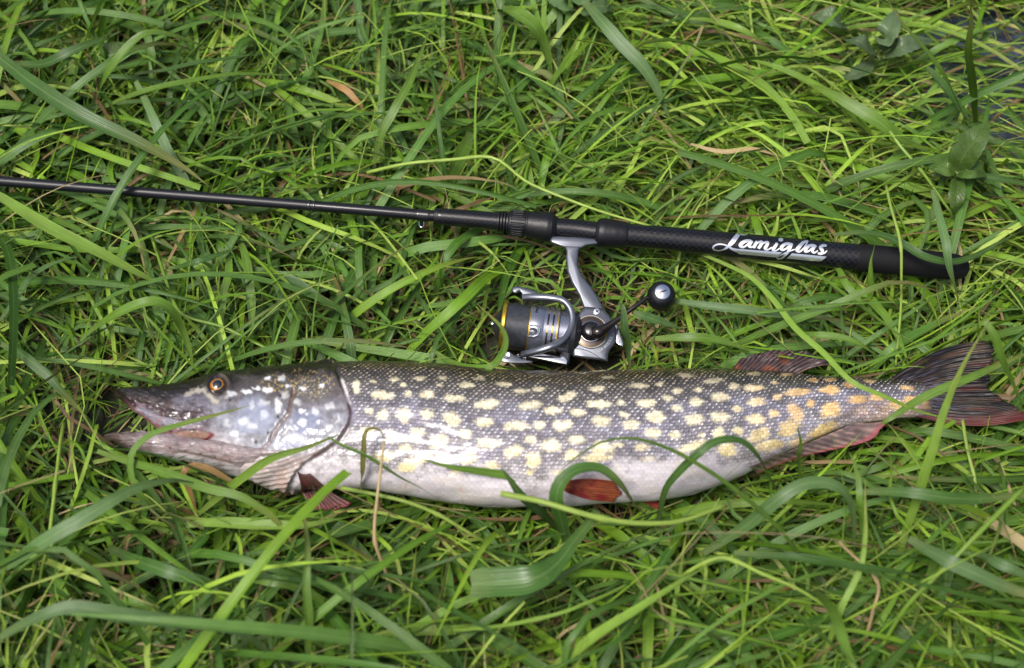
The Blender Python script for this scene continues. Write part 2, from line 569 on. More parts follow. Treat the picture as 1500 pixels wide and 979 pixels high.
def paint(px, py, jaw=False):
    """own colours of the pike's skin, scale weight"""
    top, bot = f_top(px), f_bot(px)
    q = np.clip((py - top) / np.maximum(bot - top, 4), -0.1, 1.1)
    n1 = fnoise(px / 18, py / 14, 21)
    n2 = fnoise(px / 5, py / 4, 31)
    n3 = fnoise(px / 50, py / 30, 41)
    qq = q + (n1 - 0.5) * 0.10
    keys = np.array([-0.1, 0.02, 0.09, 0.2, 0.4, 0.62, 0.85, 1.1])
    cols = lin(np.array([(20, 17, 12), (26, 22, 16), (48, 42, 34), (82, 77, 75), (108, 104, 112), (126, 120, 124), (150, 144, 143), (164, 157, 153)], float))
    body = np.stack([np.interp(qq, keys, cols[:, k]) for k in range(3)], -1)
    body *= (0.75 + 0.5 * n2)[..., None]
    body = mixc(body, (136, 132, 150), sstep(0.45, 0.7, n3) * sstep(0.15, 0.35, q) * 0.55)
    # pale belly
    bl = np.interp(px, [490, 540, 590, 690, 760, 830, 900, 970, 1050, 1090, 1130, 1200, 1300, 1400], [672, 682, 693, 694, 702, 699, 682, 676, 672, 676, 668, 650, 625, 620])
    bm = sstep(-16, 12, py - bl + (n1 - 0.5) * 46 + (n2 - 0.5) * 14 + (n3 - 0.5) * 16)
    body = mixc(body, (204, 196, 199), bm)
    body = mixc(body, (208, 198, 180), bm * sstep(0.55, 0.8, n3) * 0.5)
    body = mixc(body, (196, 150, 146), bm * sstep(0.72, 0.85, fnoise(px/9, py/9, 77)) * 0.5)
    warm = sstep(1040, 1200, px)
    sp = np.zeros_like(px)
    n4 = fnoise(px / 7, py / 4, 35)
    qx, qy = px + (vnoise(px / 4.5, py / 3.5, 36) - 0.5) * 5, py + (vnoise(px / 4.5, py / 3.5, 37) - 0.5) * 3
    for cx, cy, rx, ry, t in SPOTS:
        sp = np.maximum(sp, (1 - sstep(0.62, 1.25, ell(qx, qy, cx, cy, rx * 1.08, ry * 1.08, t) + (n4 - 0.5) * 0.75 + (n1 - 0.5) * 0.35)) * (0.80 + 0.20 * math.sin(cx * 7.3) ** 2))
    sc = lin((236, 224, 184)) * (1 - warm)[..., None] + lin((232, 188, 122)) * warm[..., None]
    yl = sstep(0.5, 0.8, q) * (1 - bm)
    sc = sc * (1 - 0.6*yl)[..., None] + lin((236, 212, 134)) * (0.6*yl)[..., None]
    sc = sc * (1 - 0.5*(1 - sstep(0.05, 0.22, q)))[..., None]
    body = body + (sc * (0.86 + 0.28 * n2)[..., None] - body) * (sp * (1 - 0.45 * bm))[..., None]
    # ochre wash on the tail root
    body = mixc(body, (205, 160, 110), sstep(1190, 1290, px) * sstep(0.45, 0.75, q) * 0.55 * n1 * 1.6)
    body = mixc(body, (120, 112, 112), sstep(1215, 1245, px) * sstep(0.72, 0.86, q) * 0.5)
    tr = sstep(1335, 1375, px + (fnoise(px / 30, py / 2.2, 81) - 0.5) * 50)
    body = mixc(body, (62, 50, 44), tr * 0.9)
    body = mixc(body, (112, 92, 66), tr * sstep(0.55, 0.7, fnoise(px / 30, py / 2.0, 82)) * 0.6)
    # ---- head
    hk = np.array([-0.1, 0.05, 0.12, 0.25, 0.45, 0.7, 0.9, 1.1])
    hc = lin(np.array([(26, 20, 17), (32, 25, 21), (50, 42, 38), (92, 84, 84), (136, 136, 146), (164, 164, 172), (200, 190, 190), (214, 203, 201)], float))
    head = np.stack([np.interp(q + (n1 - 0.5) * 0.08, hk, hc[:, k]) for k in range(3)], -1)
    head *= (0.45 + 1.1 * n2)[..., None]
    head = mixc(head, (88, 82, 80), sstep(0.5, 0.75, n1) * 0.55 * (1 - sstep(0.6, 0.8, q)))
    # snout: dark brown to mauve mottling
    sn = 1 - sstep(285, 325, px + (n1 - 0.5) * 20)
    snc = lin((58, 44, 42)) * (0.5 + n1 * 1.0)[..., None]
    snc = mixc(snc, (150, 126, 140), sstep(0.55, 0.78, n2) * sstep(0.25, 0.6, q) * 0.8)
    snc = mixc(snc, (34, 25, 22), 1 - sstep(0.22, 0.42, q + (n1 - 0.5)*0.2))
    lipd = polydist(px, py, [(168, 577), (183, 592), (201, 606), (228, 624), (247, 637)])
    snc = mixc(snc, (158, 112, 116), (1 - sstep(2.5, 6.5, lipd + (n2 - 0.5) * 5)) * sstep(176, 200, px) * (0.4 + 0.6 * n1))
    snc = mixc(snc, (160, 158, 172), (1 - sstep(3, 8, polydist(px, py, [(205, 600), (235, 616), (262, 622), (290, 622)]) + (n2 - 0.5) * 7)) * 0.6)
    snc = mixc(snc, (150, 108, 110), sstep(0.5, 0.9, q) * sstep(0.5, 0.7, fnoise(px / 8, py / 3, 47)) * 0.6)
    head = head * (1 - sn)[..., None] + snc * sn[..., None]
    # dark crown line
    crown = np.interp(px, [160, 300, 350, 420, 500], [585, 566, 553, 545, 538])
    head = mixc(head, (30, 23, 20), (1 - sstep(-6, 5, py - crown + (n1 - 0.5) * 10)) * 0.9)
    # pale streak under the eye
    pd = polydist(px, py, [(272, 579), (284, 574), (297, 571), (309, 582), (317, 590)])
    head = mixc(head, (196, 188, 172), (1 - sstep(0.5, 6.0, pd + (n2 - 0.5) * 9)) * 0.75)
    head = mixc(head, (120, 118, 132), (1 - sstep(6, 16, polydist(px, py, [(262, 590), (295, 588)]))) * 0.6 * n2 * 1.6)
    # iridescent blue sheen of the cheek and gill cover, painted into the colour
    for cx, cy, rx, ry, cc, k in [(372, 610, 36, 34, (160, 168, 192), 0.6), (448, 618, 26, 22, (128, 138, 168), 0.6), (420, 648, 34, 12, (168, 170, 192), 0.5),
                                  (455, 572, 34, 22, (92, 88, 78), 0.6), (400, 560, 30, 14, (96, 90, 84), 0.5)]:
        head = mixc(head, cc, (1 - sstep(0.5, 1.1, ell(px, py, cx, cy, rx, ry) + (n1 - 0.5) * 0.6)) * k)
    for cx, cy, rx, ry in CHEEK:
        m = 1 - sstep(0.55, 1.2, ell(qx, qy, cx, cy, rx * 1.05, ry * 1.05) + (n2 - 0.5) * 0.7)
        head = mixc(head, (232, 234, 236), m * (0.7 + 0.25 * math.sin(cx * 5.1)))
    gold = sstep(0.62, 0.8, fnoise(px / 3.2, py / 2.2, 55)) * (1 - sstep(0.6, 1.1, ell(px, py, 440, 562, 66, 24)))
    head = mixc(head, (206, 176, 96), gold * 0.75)
    # throat, jaw and gill-ray folds
    thr = sstep(-4, 10, py - np.interp(px, [300, 361, 396, 430, 480, 510], [665, 676, 662, 668, 652, 640]))
    head = mixc(head, (204, 192, 186), thr * 0.85)
    fd = polydist(px, py, FOLD)
    head = mixc(head, (150, 124, 108), thr * sstep(365, 385, px) * (0.5 - 0.5 * np.sin(fd * 2*np.pi / 6.0)) * 0.6)
    head = mixc(head, (170, 130, 110), thr * sstep(0.55, 0.75, n1) * 0.4)
    # maxilla
    md = polydist(px, py, MAXIL + MAXIL[:1])
    inside = ell(px, py, 282, 637.5, 30, 7.5)
    head = mixc(head, (172, 136, 116), (1 - sstep(0.7, 1.1, inside)) * (0.6 + 0.5 * n2))
    head = mixc(head, (128, 40, 44), (1 - sstep(1.2, 3.0, md)) * sstep(262, 290, px) * sstep(-4, 2, py - 634))
    # grooves
    po = polydist(px, py, PREOP[:7])
    head = mixc(head, (120, 92, 72), (1 - sstep(1.0, 3.4, po)) * 0.7)
    for cx, cy in [(337, 586.5), (410.5, 580), (407.5, 611), (393, 635), (375, 648)]:
        head = mixc(head, (38, 34, 34), 1 - sstep(1.3, 2.8, np.hypot(px - cx, py - cy)))
    er = np.hypot(px - 320, py - 565)
    head = mixc(head, (30, 24, 22), (1 - sstep(15, 19, er)) * 0.9)
    head = mixc(head, (96, 84, 80), (1 - sstep(1.0, 2.4, np.abs(er - 14.5))) * sstep(316, 326, px) * 0.8)
    # gill slit: head / body split
    side = px - gill_x(py)
    gd = polydist(px, py, GILL)
    hm = 1 - sstep(-1.2, 1.2, side)
    c = head * hm[..., None] + body * (1 - hm)[..., None]
    c = mixc(c, (104, 68, 56), (1 - sstep(0.5, 4.6, gd + (n2 - 0.5) * 5)) * (0.1 + 0.9 * n1) * sstep(550, 600, py))
    c = mixc(c, (232, 226, 222), (1 - sstep(0.8, 4.0, polydist(px, py, [(501, 556), (507, 575), (511, 590)]) + (n2 - 0.5) * 3)) * 0.85)
    c = mixc(c, (44, 36, 34), (1 - sstep(1.0, 3.0, polydist(px, py, [(488, 536), (494, 556), (500, 570)]))) * 0.8)
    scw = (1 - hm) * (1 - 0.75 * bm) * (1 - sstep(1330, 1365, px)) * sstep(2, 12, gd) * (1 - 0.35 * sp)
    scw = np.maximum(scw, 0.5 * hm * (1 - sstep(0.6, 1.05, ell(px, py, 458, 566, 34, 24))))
    if jaw:
        jc = lin((158, 144, 144)) * (0.6 + 0.5 * n1 + 0.3 * n2)[..., None]
        jc = mixc(jc, (84, 66, 60), (1 - sstep(165, 235, px + (n1 - 0.5) * 60)) * 0.85)  # brown jaw front, darkened further with the grass shadow painted in
        jc = mixc(jc, (96, 84, 82), sstep(0.52, 0.68, n2) * 0.45)
        for k_ in range(7):
            jc = mixc(jc, (48, 40, 40), (1 - sstep(1.0, 2.4, np.hypot(px - (205 + 22 * k_), py - (648 + 4.4 * k_)))) * 0.8)
        jc = mixc(jc, (196, 190, 190), sstep(-2, 3, py - np.interp(px, [150, 200, 262, 300, 340, 400], [660, 660, 664, 671, 681, 700])) * 0.75)
        jc = mixc(jc, (150, 104, 104), sstep(0.62, 0.75, n1) * 0.35)
        d = polydist(px, py, [(262, 662), (300, 669), (340, 679)])
        jc = mixc(jc, (118, 100, 92), (1 - sstep(0.8, 2.4, d)) * 0.8)
        return jc, np.zeros_like(px)
    return c, scw


def relief(px, py):
    """skin relief in metres along the normal"""
    side = px - gill_x(py)
    gd = polydist(px, py, GILL)
    hd = side < 0
    r = np.where(hd, 0.0034 * np.exp(-gd / 30), -0.0016 * np.exp(-gd / 5) + 0.0026 * np.exp(-(gd / 1.8)**2) * (0.4 + 1.1 * fnoise(px / 12, py / 12, 64)))
    r = r * sstep(532, 556, py)
    po = polydist(px, py, PREOP)
    r = r - 0.0016 * np.exp(-(po / 2.6)**2) + 0.0011 * np.exp(-((po - 6) / 4)**2) * hd
    # gill-ray folds under the cover
    reg = hd * sstep(365, 385, px) * sstep(0, 8, py - np.interp(px, [361, 396, 430, 480, 510], [678, 664, 664, 652, 640]))
    r = r + reg * 0.0009 * np.sin(polydist(px, py, FOLD) * 2*np.pi / 6.0)
    md = polydist(px, py, MAXIL + MAXIL[:1])
    ins = ell(px, py, 282, 637.5, 32, 9)
    r = r + 0.0018 * (1 - sstep(0.7, 1.15, ins)) - 0.0010 * np.exp(-(polydist(px, py, [(205, 600), (240, 612), (280, 622), (312, 626)]) / 2.2)**2)
    r = r - 0.0010 * np.exp(-(polydist(px, py, [(200, 588), (240, 598), (275, 600), (305, 604), (318, 610)]) / 2.5)**2)
    er = np.hypot(px - 320, py - 565)
    r = r + 0.0018 * np.exp(-((er - 17) / 4)**2) - 0.0035 * (1 - sstep(8, 15, er))
    head = 1 - sstep(480, 515, px)
    r = r + head * ((fnoise(px / 9, py / 7, 61) - 0.5) * 0.0022 + (fnoise(px / 3.5, py / 3, 62) - 0.5) * 0.0008)
    r = r + (1 - head) * (fnoise(px / 60, py / 22, 63) - 0.5) * 0.0035
    # soft dents along the belly and tail root
    r = r - 0.0018 * np.exp(-(polydist(px, py, [(1215, 628), (1260, 606), (1310, 600)]) / 7)**2)
    return r


def build_skin(xs, top, bot, bw, zc, th, jaw=False):
    cen, a, v, n = loft_body(xs, top, bot, bw, zc, th)
    vm = v.copy()
    vm[..., 2] = 2 * cen[:, None, 2] - v[..., 2]
    face = ((CAM - v) * n).sum(-1) > 0
    sx, sy, _ = proj(v)
    mx, my, _ = proj(vm)
    px, py = np.where(face, sx, mx), np.where(face, sy, my)
    col, scw = paint(px, py, jaw)
    if not jaw:
        v = v + n * relief(px, py)[..., None]
    else:
        v = v + n * ((fnoise(px / 10, py / 8, 71) - 0.5) * 0.0026 + (fnoise(px / 24, py / 4, 72) - 0.5) * 0.0018 - 0.0010 * np.exp(-(polydist(px, py, [(262, 662), (300, 669), (340, 679)]) / 2)**2))[..., None]
    seg = np.linalg.norm(np.diff(v, axis=1), axis=-1)
    arc = np.concatenate([np.zeros((len(xs), 1)), np.cumsum(seg, 1)], 1)
    k = np.argmin(np.abs(th - np.pi / 2))
    arc = arc - arc[:, k:k+1]
    u = np.broadcast_to((np.r_[0, np.cumsum(np.linalg.norm(np.diff(cen, axis=0), axis=1))])[:, None], arc.shape)
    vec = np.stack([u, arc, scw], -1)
    return v, col, vec


th1 = np.r_[np.linspace(-0.35*np.pi, 1.35*np.pi, 200)]
th2 = np.linspace(1.35*np.pi, 1.65*np.pi, 14)[1:]
TH = np.r_[th1, th2]                       # closed: last angle equals the first + 2 pi
xs = np.unique(np.r_[np.linspace(166, 180, 14), np.linspace(180, 520, 260), np.linspace(520, 1402, 440)])
v, colr, vec = build_skin(xs, f_top(xs), f_bot(xs), f_bw(xs), f_zc(xs), TH)
nx, nt = v.shape[:2]
fv, fc, fve, ff = [v.reshape(-1, 3)], [colr.reshape(-1, 3)], [vec.reshape(-1, 3)], [grid_faces(nx, nt)]
JT = smooth_curve([(152, 639), (160, 636), (175, 634), (209, 632), (250, 636), (311, 644), (370, 652), (430, 660)])
JB = smooth_curve([(152, 641), (160, 646), (193, 658), (225, 666), (252, 673), (300, 685), (337, 699), (367, 707), (400, 709), (430, 706)])
JW = smooth_curve([(152, .002), (160, .005), (200, .0095), (260, .0135), (330, .0215), (400, .0275), (430, .026)])
jx = np.unique(np.r_[np.linspace(152, 164, 10), np.linspace(164, 430, 190)])
jv, jc, jve = build_skin(jx, JT(jx), JB(jx), JW(jx), f_zc(jx) + 0.0, TH, True)
ff.append(grid_faces(len(jx), nt) + nx * nt)
fv.append(jv.reshape(-1, 3)); fc.append(jc.reshape(-1, 3)); fve.append(jve.reshape(-1, 3))
fish_v, fish_f = np.vstack(fv), np.vstack(ff)

g = NT('pike_skin')
col = g.attr('Col').outputs['Color']
sxyz = g.n('SeparateXYZ'); g.put(sxyz.inputs[0], g.attr('bp').outputs['Vector'])
U, V, W = sxyz.outputs
wob = g.noise(26.0, g.objco(), 4.0, 0.62)
Vw = g.math('ADD', V, g.math('MULTIPLY', wob, 0.0085))
Uw = g.math('ADD', U, g.math('MULTIPLY', g.noise(31.0, g.objco(), 4.0, 0.62), 0.010))
row = g.math('DIVIDE', Vw, 0.0030)
ri = g.math('FLOOR', row)
fvv = g.math('SUBTRACT', row, ri)
uu = g.math('ADD', g.math('DIVIDE', Uw, 0.0047), g.math('MULTIPLY', g.math('FLOORED_MODULO', ri, 2.0), 0.5))
ui = g.math('FLOOR', uu)
fu = g.math('SUBTRACT', uu, ui)
cid = g.n('CombineXYZ'); g.put(cid.inputs[0], ui); g.put(cid.inputs[1], ri)
wnz = g.n('TexWhiteNoise', noise_dimensions='2D'); g.put(wnz.inputs['Vector'], cid.outputs[0])
rnd = wnz.outputs['Value']
rsep = g.n('SeparateColor'); g.put(rsep.inputs[0], wnz.outputs['Color'])
# rounded scale edge: distance from the cell's front-centre
dy = g.math('SUBTRACT', fvv, 0.5)
dx = g.math('SUBTRACT', fu, 0.25)
rr = g.math('SQRT', g.math('ADD', g.math('MULTIPLY', g.math('MULTIPLY', dx, dx), 1.5), g.math('MULTIPLY', g.math('MULTIPLY', dy, dy), 1.6)))
edge = g.math('MULTIPLY', g.math('SUBTRACT', rr, 0.58), 7.0, clamp=True)
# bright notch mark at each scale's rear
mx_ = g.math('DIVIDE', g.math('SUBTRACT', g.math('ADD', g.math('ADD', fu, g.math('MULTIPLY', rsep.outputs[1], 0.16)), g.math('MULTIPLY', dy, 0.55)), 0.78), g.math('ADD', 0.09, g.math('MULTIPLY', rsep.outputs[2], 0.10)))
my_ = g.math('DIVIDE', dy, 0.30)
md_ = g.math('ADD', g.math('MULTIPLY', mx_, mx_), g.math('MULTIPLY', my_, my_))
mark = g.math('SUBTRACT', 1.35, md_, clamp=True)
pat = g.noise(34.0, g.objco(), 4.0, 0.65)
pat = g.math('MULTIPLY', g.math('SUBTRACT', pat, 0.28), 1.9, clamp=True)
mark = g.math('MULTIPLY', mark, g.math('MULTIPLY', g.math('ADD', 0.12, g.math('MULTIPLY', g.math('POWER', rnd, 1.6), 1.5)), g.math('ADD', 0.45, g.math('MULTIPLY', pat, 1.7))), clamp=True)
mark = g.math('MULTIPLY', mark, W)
dark = g.math('MULTIPLY', g.math('MULTIPLY', edge, W), 0.5)
c = g.mix(dark, col, (0.022, 0.020, 0.024))
vs = g.n('VectorMath', operation='SCALE'); g.put(vs.inputs[0], c)
g.put(vs.inputs['Scale'], g.math('ADD', 0.78, g.math('MULTIPLY', g.math('MULTIPLY', rnd, W), 0.55)))
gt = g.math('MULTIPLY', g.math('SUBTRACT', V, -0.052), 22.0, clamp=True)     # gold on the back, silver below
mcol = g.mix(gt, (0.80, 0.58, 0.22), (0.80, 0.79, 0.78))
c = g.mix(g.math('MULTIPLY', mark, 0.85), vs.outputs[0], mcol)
fine = g.noise(260.0, g.objco(), 4.0, 0.6)
hgt = g.math('ADD', g.math('MULTIPLY', g.math('MULTIPLY', g.math('SUBTRACT', fu, edge), W), 0.8), g.math('MULTIPLY', fine, 0.35))
g.set(color=c, rough=g.math('ADD', 0.24, g.math('MULTIPLY', fine, 0.24)), spec=0.5, coat=0.4, coatr=0.12, normal=g.bump(hgt, 0.0006, 0.8))
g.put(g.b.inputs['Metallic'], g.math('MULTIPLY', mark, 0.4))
M_SKIN = g.m

FISH0 = fish_v.mean(0); FISH0[2] = fish_v[:, 2].min()
pike = thing('pike', FISH0, 'large spotted pike lying on its side in the grass with mouth ajar', 'fish')
BVH_FISH = BVHTree.FromPolygons([Vector(p) for p in fish_v], fish_f.tolist())
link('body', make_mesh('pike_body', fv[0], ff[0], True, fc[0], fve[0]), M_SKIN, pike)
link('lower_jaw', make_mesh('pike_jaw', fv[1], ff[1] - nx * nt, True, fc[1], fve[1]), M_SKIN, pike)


def hit(bvh, px, py):
    r = ray(np.float64(px), np.float64(py))
    r = r / np.linalg.norm(r)
    loc, nrm, idx, d = bvh.ray_cast(Vector(CAM), Vector(r))
    return (None, None) if loc is None else (np.array(loc), np.array(nrm))


# eye
ep, en = hit(BVH_FISH, 319, 565)
en = en if en @ (CAM - ep) > 0 else -en
en = en * 0.6 + (CAM - ep) / np.linalg.norm(CAM - ep) * 0.4
en /= np.linalg.norm(en)
R = 0.0092
ang = np.linspace(0.0, 1.25, 26)
ec = ep - en * (R * 0.62)
ev, ef = lathe(ec, en, np.stack([R * np.cos(ang), np.maximum(R * np.sin(ang), 1e-5)], 1), 48)
rr_ = np.repeat(R * np.sin(ang), 48)
tt_ = np.tile(np.linspace(0, 2*np.pi, 48, endpoint=False), 26)
ecol = np.tile(lin((30, 26, 26)), (len(rr_), 1))
iris = (rr_ > 0.0036) & (rr_ < 0.0072)
ir = fnoise(tt_ * 3, rr_ * 900, 91)
ecol[iris] = (lin((158, 98, 30))[None] * (0.1 + 1.3 * ir[iris])[:, None])
ring = (rr_ > 0.0038) & (rr_ < 0.0048)
ecol[ring] = lin((168, 136, 74)) * (0.5 + ir[ring])[:, None]
g = NT('eye_iris'); g.set(color=g.attr('Col').outputs['Color'], rough=0.08, spec=0.6, coat=1.0, coatr=0.03)
eye = link('eye', make_mesh('pike_eye', ev, ef, True, ecol), g.m, pike)
pang = np.linspace(0.0, 0.44, 10)
pv, pf = lathe(ec, en, np.stack([(R + 0.0004) * np.cos(pang), np.maximum((R + 0.0004) * np.sin(pang), 1e-5)], 1), 32)
link('pupil', make_mesh('pike_pupil', pv, pf), simple('eye_pupil', (0.006, 0.008, 0.014), 0.06, coat=1.0, coatr=0.02), eye)


def fin(name, base, outer, zb, zo, nr, colfn, bulge=0.0, ridge=0.0007, seed=0, nm=16, hug=0.0, wave=0.002, label=None):
    r = np.random.default_rng(100 + seed)
    nu = nr * 6 + 1
    b, o = spline(base, nu), spline(outer, nu)
    u = np.linspace(0, 1, nu)
    ragged = np.interp(u * nr, np.arange(nr + 1), r.uniform(0.93, 1.03, nr + 1)) - 0.025 * np.abs(np.sin(np.pi * nr * u)) * -1
    vv = np.linspace(0, 1, nm)
    s = vv[None, :] * ragged[:, None]
    px = b[:, None, 0] + (o - b)[:, None, 0] * s
    py = b[:, None, 1] + (o - b)[:, None, 1] * s + bulge * np.sin(np.pi * np.clip(s, 0, 1)) * (2 * u - 1)[:, None]
    z0 = zb(px) if callable(zb) else zb
    z = z0 + (zo - z0) * s
    rid = np.cos(2*np.pi*nr*u + 2.5 * (fnoise(u * 7, u * 0, 900 + seed) - 0.5))[:, None] * ridge * (0.4 + 1.2 * fnoise(u * 11, u * 0, 950 + seed))[:, None] * (0.4 + 0.6 * s)
    z = z + rid + (fnoise(u[:, None]*5 + seed, s * 2.5, seed) - 0.5) * wave * s * 2
    pts = P(px, py, z)
    if hug:
        for i in range(nu):
            for j in range(nm):
                h, n = hit(BVH_FISH, px[i, j], py[i, j])
                if h is not None:
                    d = (CAM - h) / np.linalg.norm(CAM - h)
                    q = h + d * (hug + rid[i, j] + 0.0015 * np.sin(np.pi * s[i, j]))
                    if (q - CAM) @ FWD < (pts[i, j] - CAM) @ FWD:
                        pts[i, j] = q
    col = colfn(np.broadcast_to(u[:, None], s.shape), np.clip(s, 0, 1), np.cos(2*np.pi*nr*u)[:, None] * np.ones_like(s), px, py)
    low = pts - (UP * 0 + np.array([0, 0, 1.0])) * 0.0009
    f = grid_faces(nu, nm)
    n = nu * nm
    f2 = f[:, ::-1] + n
    A = np.arange(n).reshape(nu, nm)
    ring = np.r_[A[:, 0], A[-1, 1:], A[::-1, -1][1:], A[0, ::-1][1:-1]]
    nx_ = np.roll(ring, -1)
    side = np.stack([ring, ring + n, nx_ + n, nx_], 1)
    me = make_mesh('pike_' + name, np.vstack([pts.reshape(-1, 3), low.reshape(-1, 3)]), np.vstack([f, f2, side]), True, np.vstack([col.reshape(-1, 3)] * 2))
    return link(name, me, M_FIN, pike, label=label)


g = NT('pike_fin')
fz = g.noise(240.0, g.objco(), 4.0, 0.6)
g.set(color=g.attr('Col').outputs['Color'], rough=g.math('ADD', 0.28, g.math('MULTIPLY', fz, 0.3)), spec=0.35, coat=0.12, normal=g.bump(fz, 0.0006, 0.6))
M_FIN = g.m


def fin_cols(a, b, c, bands=0.0, seed=0, edge=None):
    def fn(u, s, rid, px, py):
        n1 = fnoise(px / 14, py / 9, 200 + seed)
        n2 = fnoise(px / 4, py / 3, 300 + seed)
        col = lin(a) + (lin(b) - lin(a)) * np.clip(rid * 0.45 + 0.5 + (n2 - 0.5) * 0.7, 0, 1)[..., None]
        col = col + (lin(c) - col) * np.clip(sstep(0.52, 0.68, n1) * bands, 0, 1)[..., None]
        if edge is not None:
            e, side = edge
            m = sstep(0.80, 0.97, u) if side == 'u' else sstep(0.72, 0.95, s)
            col = col + (lin(e) - col) * (m * 0.85)[..., None]
        return col * (0.8 + 0.4 * n2)[..., None]
    return fn


def tail_cols(u, s, rid, px, py):
    n1 = fnoise(s * 3.5, u * 46, 400)
    n2 = fnoise(s * 9, u * 80, 401)
    c = lin((24, 20, 21)) * np.ones(px.shape + (1,))
    c = mixc(c, (78, 62, 46), sstep(0.52, 0.70, n1) * 0.7)
    c = mixc(c, (92, 92, 112), sstep(0.6, 0.72, n2) * (1 - sstep(0.2, 0.7, s)) * 0.7)
    c = mixc(c, (96, 46, 36), sstep(0.55, 0.75, fnoise(s * 2, u * 12, 403)) * sstep(0.3, 0.8, s) * 0.7)
    c = mixc(c, (98, 46, 44), sstep(0.80, 0.98, u + (n1 - 0.5) * 0.1) * 0.75)
    return c * (0.7 + 0.6 * n2)[..., None]


fin('dorsal_fin', [(1056, 549), (1090, 551), (1120, 552), (1158, 555)], [(1084, 526), (1118, 516), (1160, 514), (1200, 521), (1215, 534)],
    lambda x: f_zc(x) + 0.004, 0.062, 15, fin_cols((34, 27, 30), (82, 66, 66), (104, 58, 34), 0.8, 1), bulge=-5, seed=1, wave=0.009)
fin('tail_fin', [(1302, 556), (1340, 570), (1350, 590), (1338, 609)], [(1446, 498), (1456, 520), (1446, 545), (1450, 566), (1470, 588), (1502, 604), (1516, 612)],
    lambda x: f_zc(np.minimum(x, 1402)) + 0.001, 0.052, 20, tail_cols,
    bulge=13, seed=2, nm=30, wave=0.006, ridge=0.0011)
fin('anal_fin', [(1097, 684), (1150, 664), (1200, 642), (1252, 620)], [(1110, 694), (1165, 672), (1215, 660), (1275, 644), (1300, 616)],
    lambda x: f_zc(x) + 0.008, 0.045, 13, fin_cols((92, 78, 78), (140, 116, 106), (74, 62, 64), 0.7, 3, edge=((150, 78, 82), 's')), bulge=2, seed=3, hug=0.0015)
fin('pelvic_fin', [(820, 706), (823, 713), (828, 720)], [(900, 705), (910, 720), (898, 735)],
    0.05, 0.045, 9, fin_cols((92, 34, 26), (142, 78, 46), (112, 26, 34), 0.9, 4), seed=4, hug=0.0022, ridge=0.0013, bulge=4)
fin('pelvic_fin', [(930, 728), (938, 731), (942, 734)], [(968, 736), (970, 742), (962, 746)],
    0.04, 0.034, 6, fin_cols((126, 40, 40), (168, 80, 66), (120, 30, 34), 0.6, 5), seed=5)
fin('pectoral_fin', [(434, 689), (439, 693), (446, 695), (454, 694)], [(442, 722), (458, 742), (490, 749), (517, 738)],
    0.046, 0.042, 11, fin_cols((52, 30, 30), (92, 62, 54), (112, 46, 50), 0.5, 6, edge=((112, 54, 58), 's')), bulge=5, seed=6, hug=0.002)

# ------------------------------------------------------------------ fishing rod
RC = spline([(-1500, 146), (-700, 210), (0, 265.5), (453, 301.5), (640, 317), (729, 324.5), (771, 328.5), (804, 333), (845, 336.5), (879, 341), (920, 344.5), (1000, 351.8),
             (1255, 377), (1330, 384), (1420, 393.5)], 1500)
rod_cy = lambda x: np.interp(x, RC[:, 0], RC[:, 1])
rod_z = lambda x: np.interp(x, [-1500, 0, 500, 900, 1420], [0.05, 0.062, 0.063, 0.063, 0.056])


def rod_half(x):
    return np.interp(x, [-1500, 0, 453, 640, 643, 729, 745, 771, 804, 815, 874, 879, 918, 1005, 1255, 1420], [4.5, 7.6, 7.6, 8.3, 12.4, 13.4, 16, 19, 22, 15, 15, 21.5, 18.5, 17.6, 19.6, 19])


r0 = P(np.array(900.0), rod_cy(900), 0.03)
rod = thing('fishing_rod', r0, 'black carbon fishing rod with silver script lettering on its handle', 'fishing rod')


def rod_part(name, st, mat, n=60, ns=40, parent=None, sharp=30):
    st = np.asarray(st, float)
    x = np.unique(np.r_[np.linspace(st[0, 0], st[-1, 0], n), st[:, 0]])
    if len(np.unique(st[:, 0])) < len(st):
        raise ValueError(name)
    hp = np.interp(x, st[:, 0], st[:, 1])
    path = P(x, rod_cy(x), rod_z(x))
    dep = (path - CAM) @ FWD
    rad = hp * dep / FPX
    v, f = tube(path, rad, ns)
    u = np.r_[0, np.cumsum(np.linalg.norm(np.diff(path, axis=0), axis=1))]
    u = np.repeat(np.r_[u[0], u, u[-1]], ns)
    w = np.tile(np.arange(ns) / ns, len(x) + 2) * 0.075
    me = make_mesh('rod_' + name, v, f, True, None, np.stack([u, w, u * 0], 1))
    sharpen(me, sharp)
    return link(name, me, mat, parent or rod), (v, f)


rod_part('blank', [(-1500, 4.5), (0, 7.6), (453, 7.6)], M_BLANK, 90)
rod_part('winding', [(451, 8.2), (452, 8.5), (455, 8.5), (456, 8.2)], M_GLOSS, 6)
rod_part('winding', [(459, 8.2), (460, 8.4), (462, 8.4), (463, 8.1)], M_GLOSS, 6)
rod_part('carbon_sleeve', [(453.5, 7.9), (638, 8.3)], M_CARBON, 40)
rod_part('winding', [(611, 8.5), (613, 8.9), (628, 8.9), (630, 8.5)], M_GLOSS, 8)
rod_part('collar', [(636, 8.6), (637, 11.4), (641, 12.4), (643.5, 12.2)], M_RUBBER, 10)
rod_part('fore_grip', [(643, 12.3), (646, 12.5), (729, 13.3)], M_CARBON, 40)
for k in range(4):
    x0 = 728.5 + k * 4.4
    rod_part('grip_ring', [(x0, 12.6), (x0 + 0.8, 14.2 + 0.6*k), (x0 + 3.2, 14.4 + 0.6*k), (x0 + 4.2, 12.8)], M_RUBBER, 8)
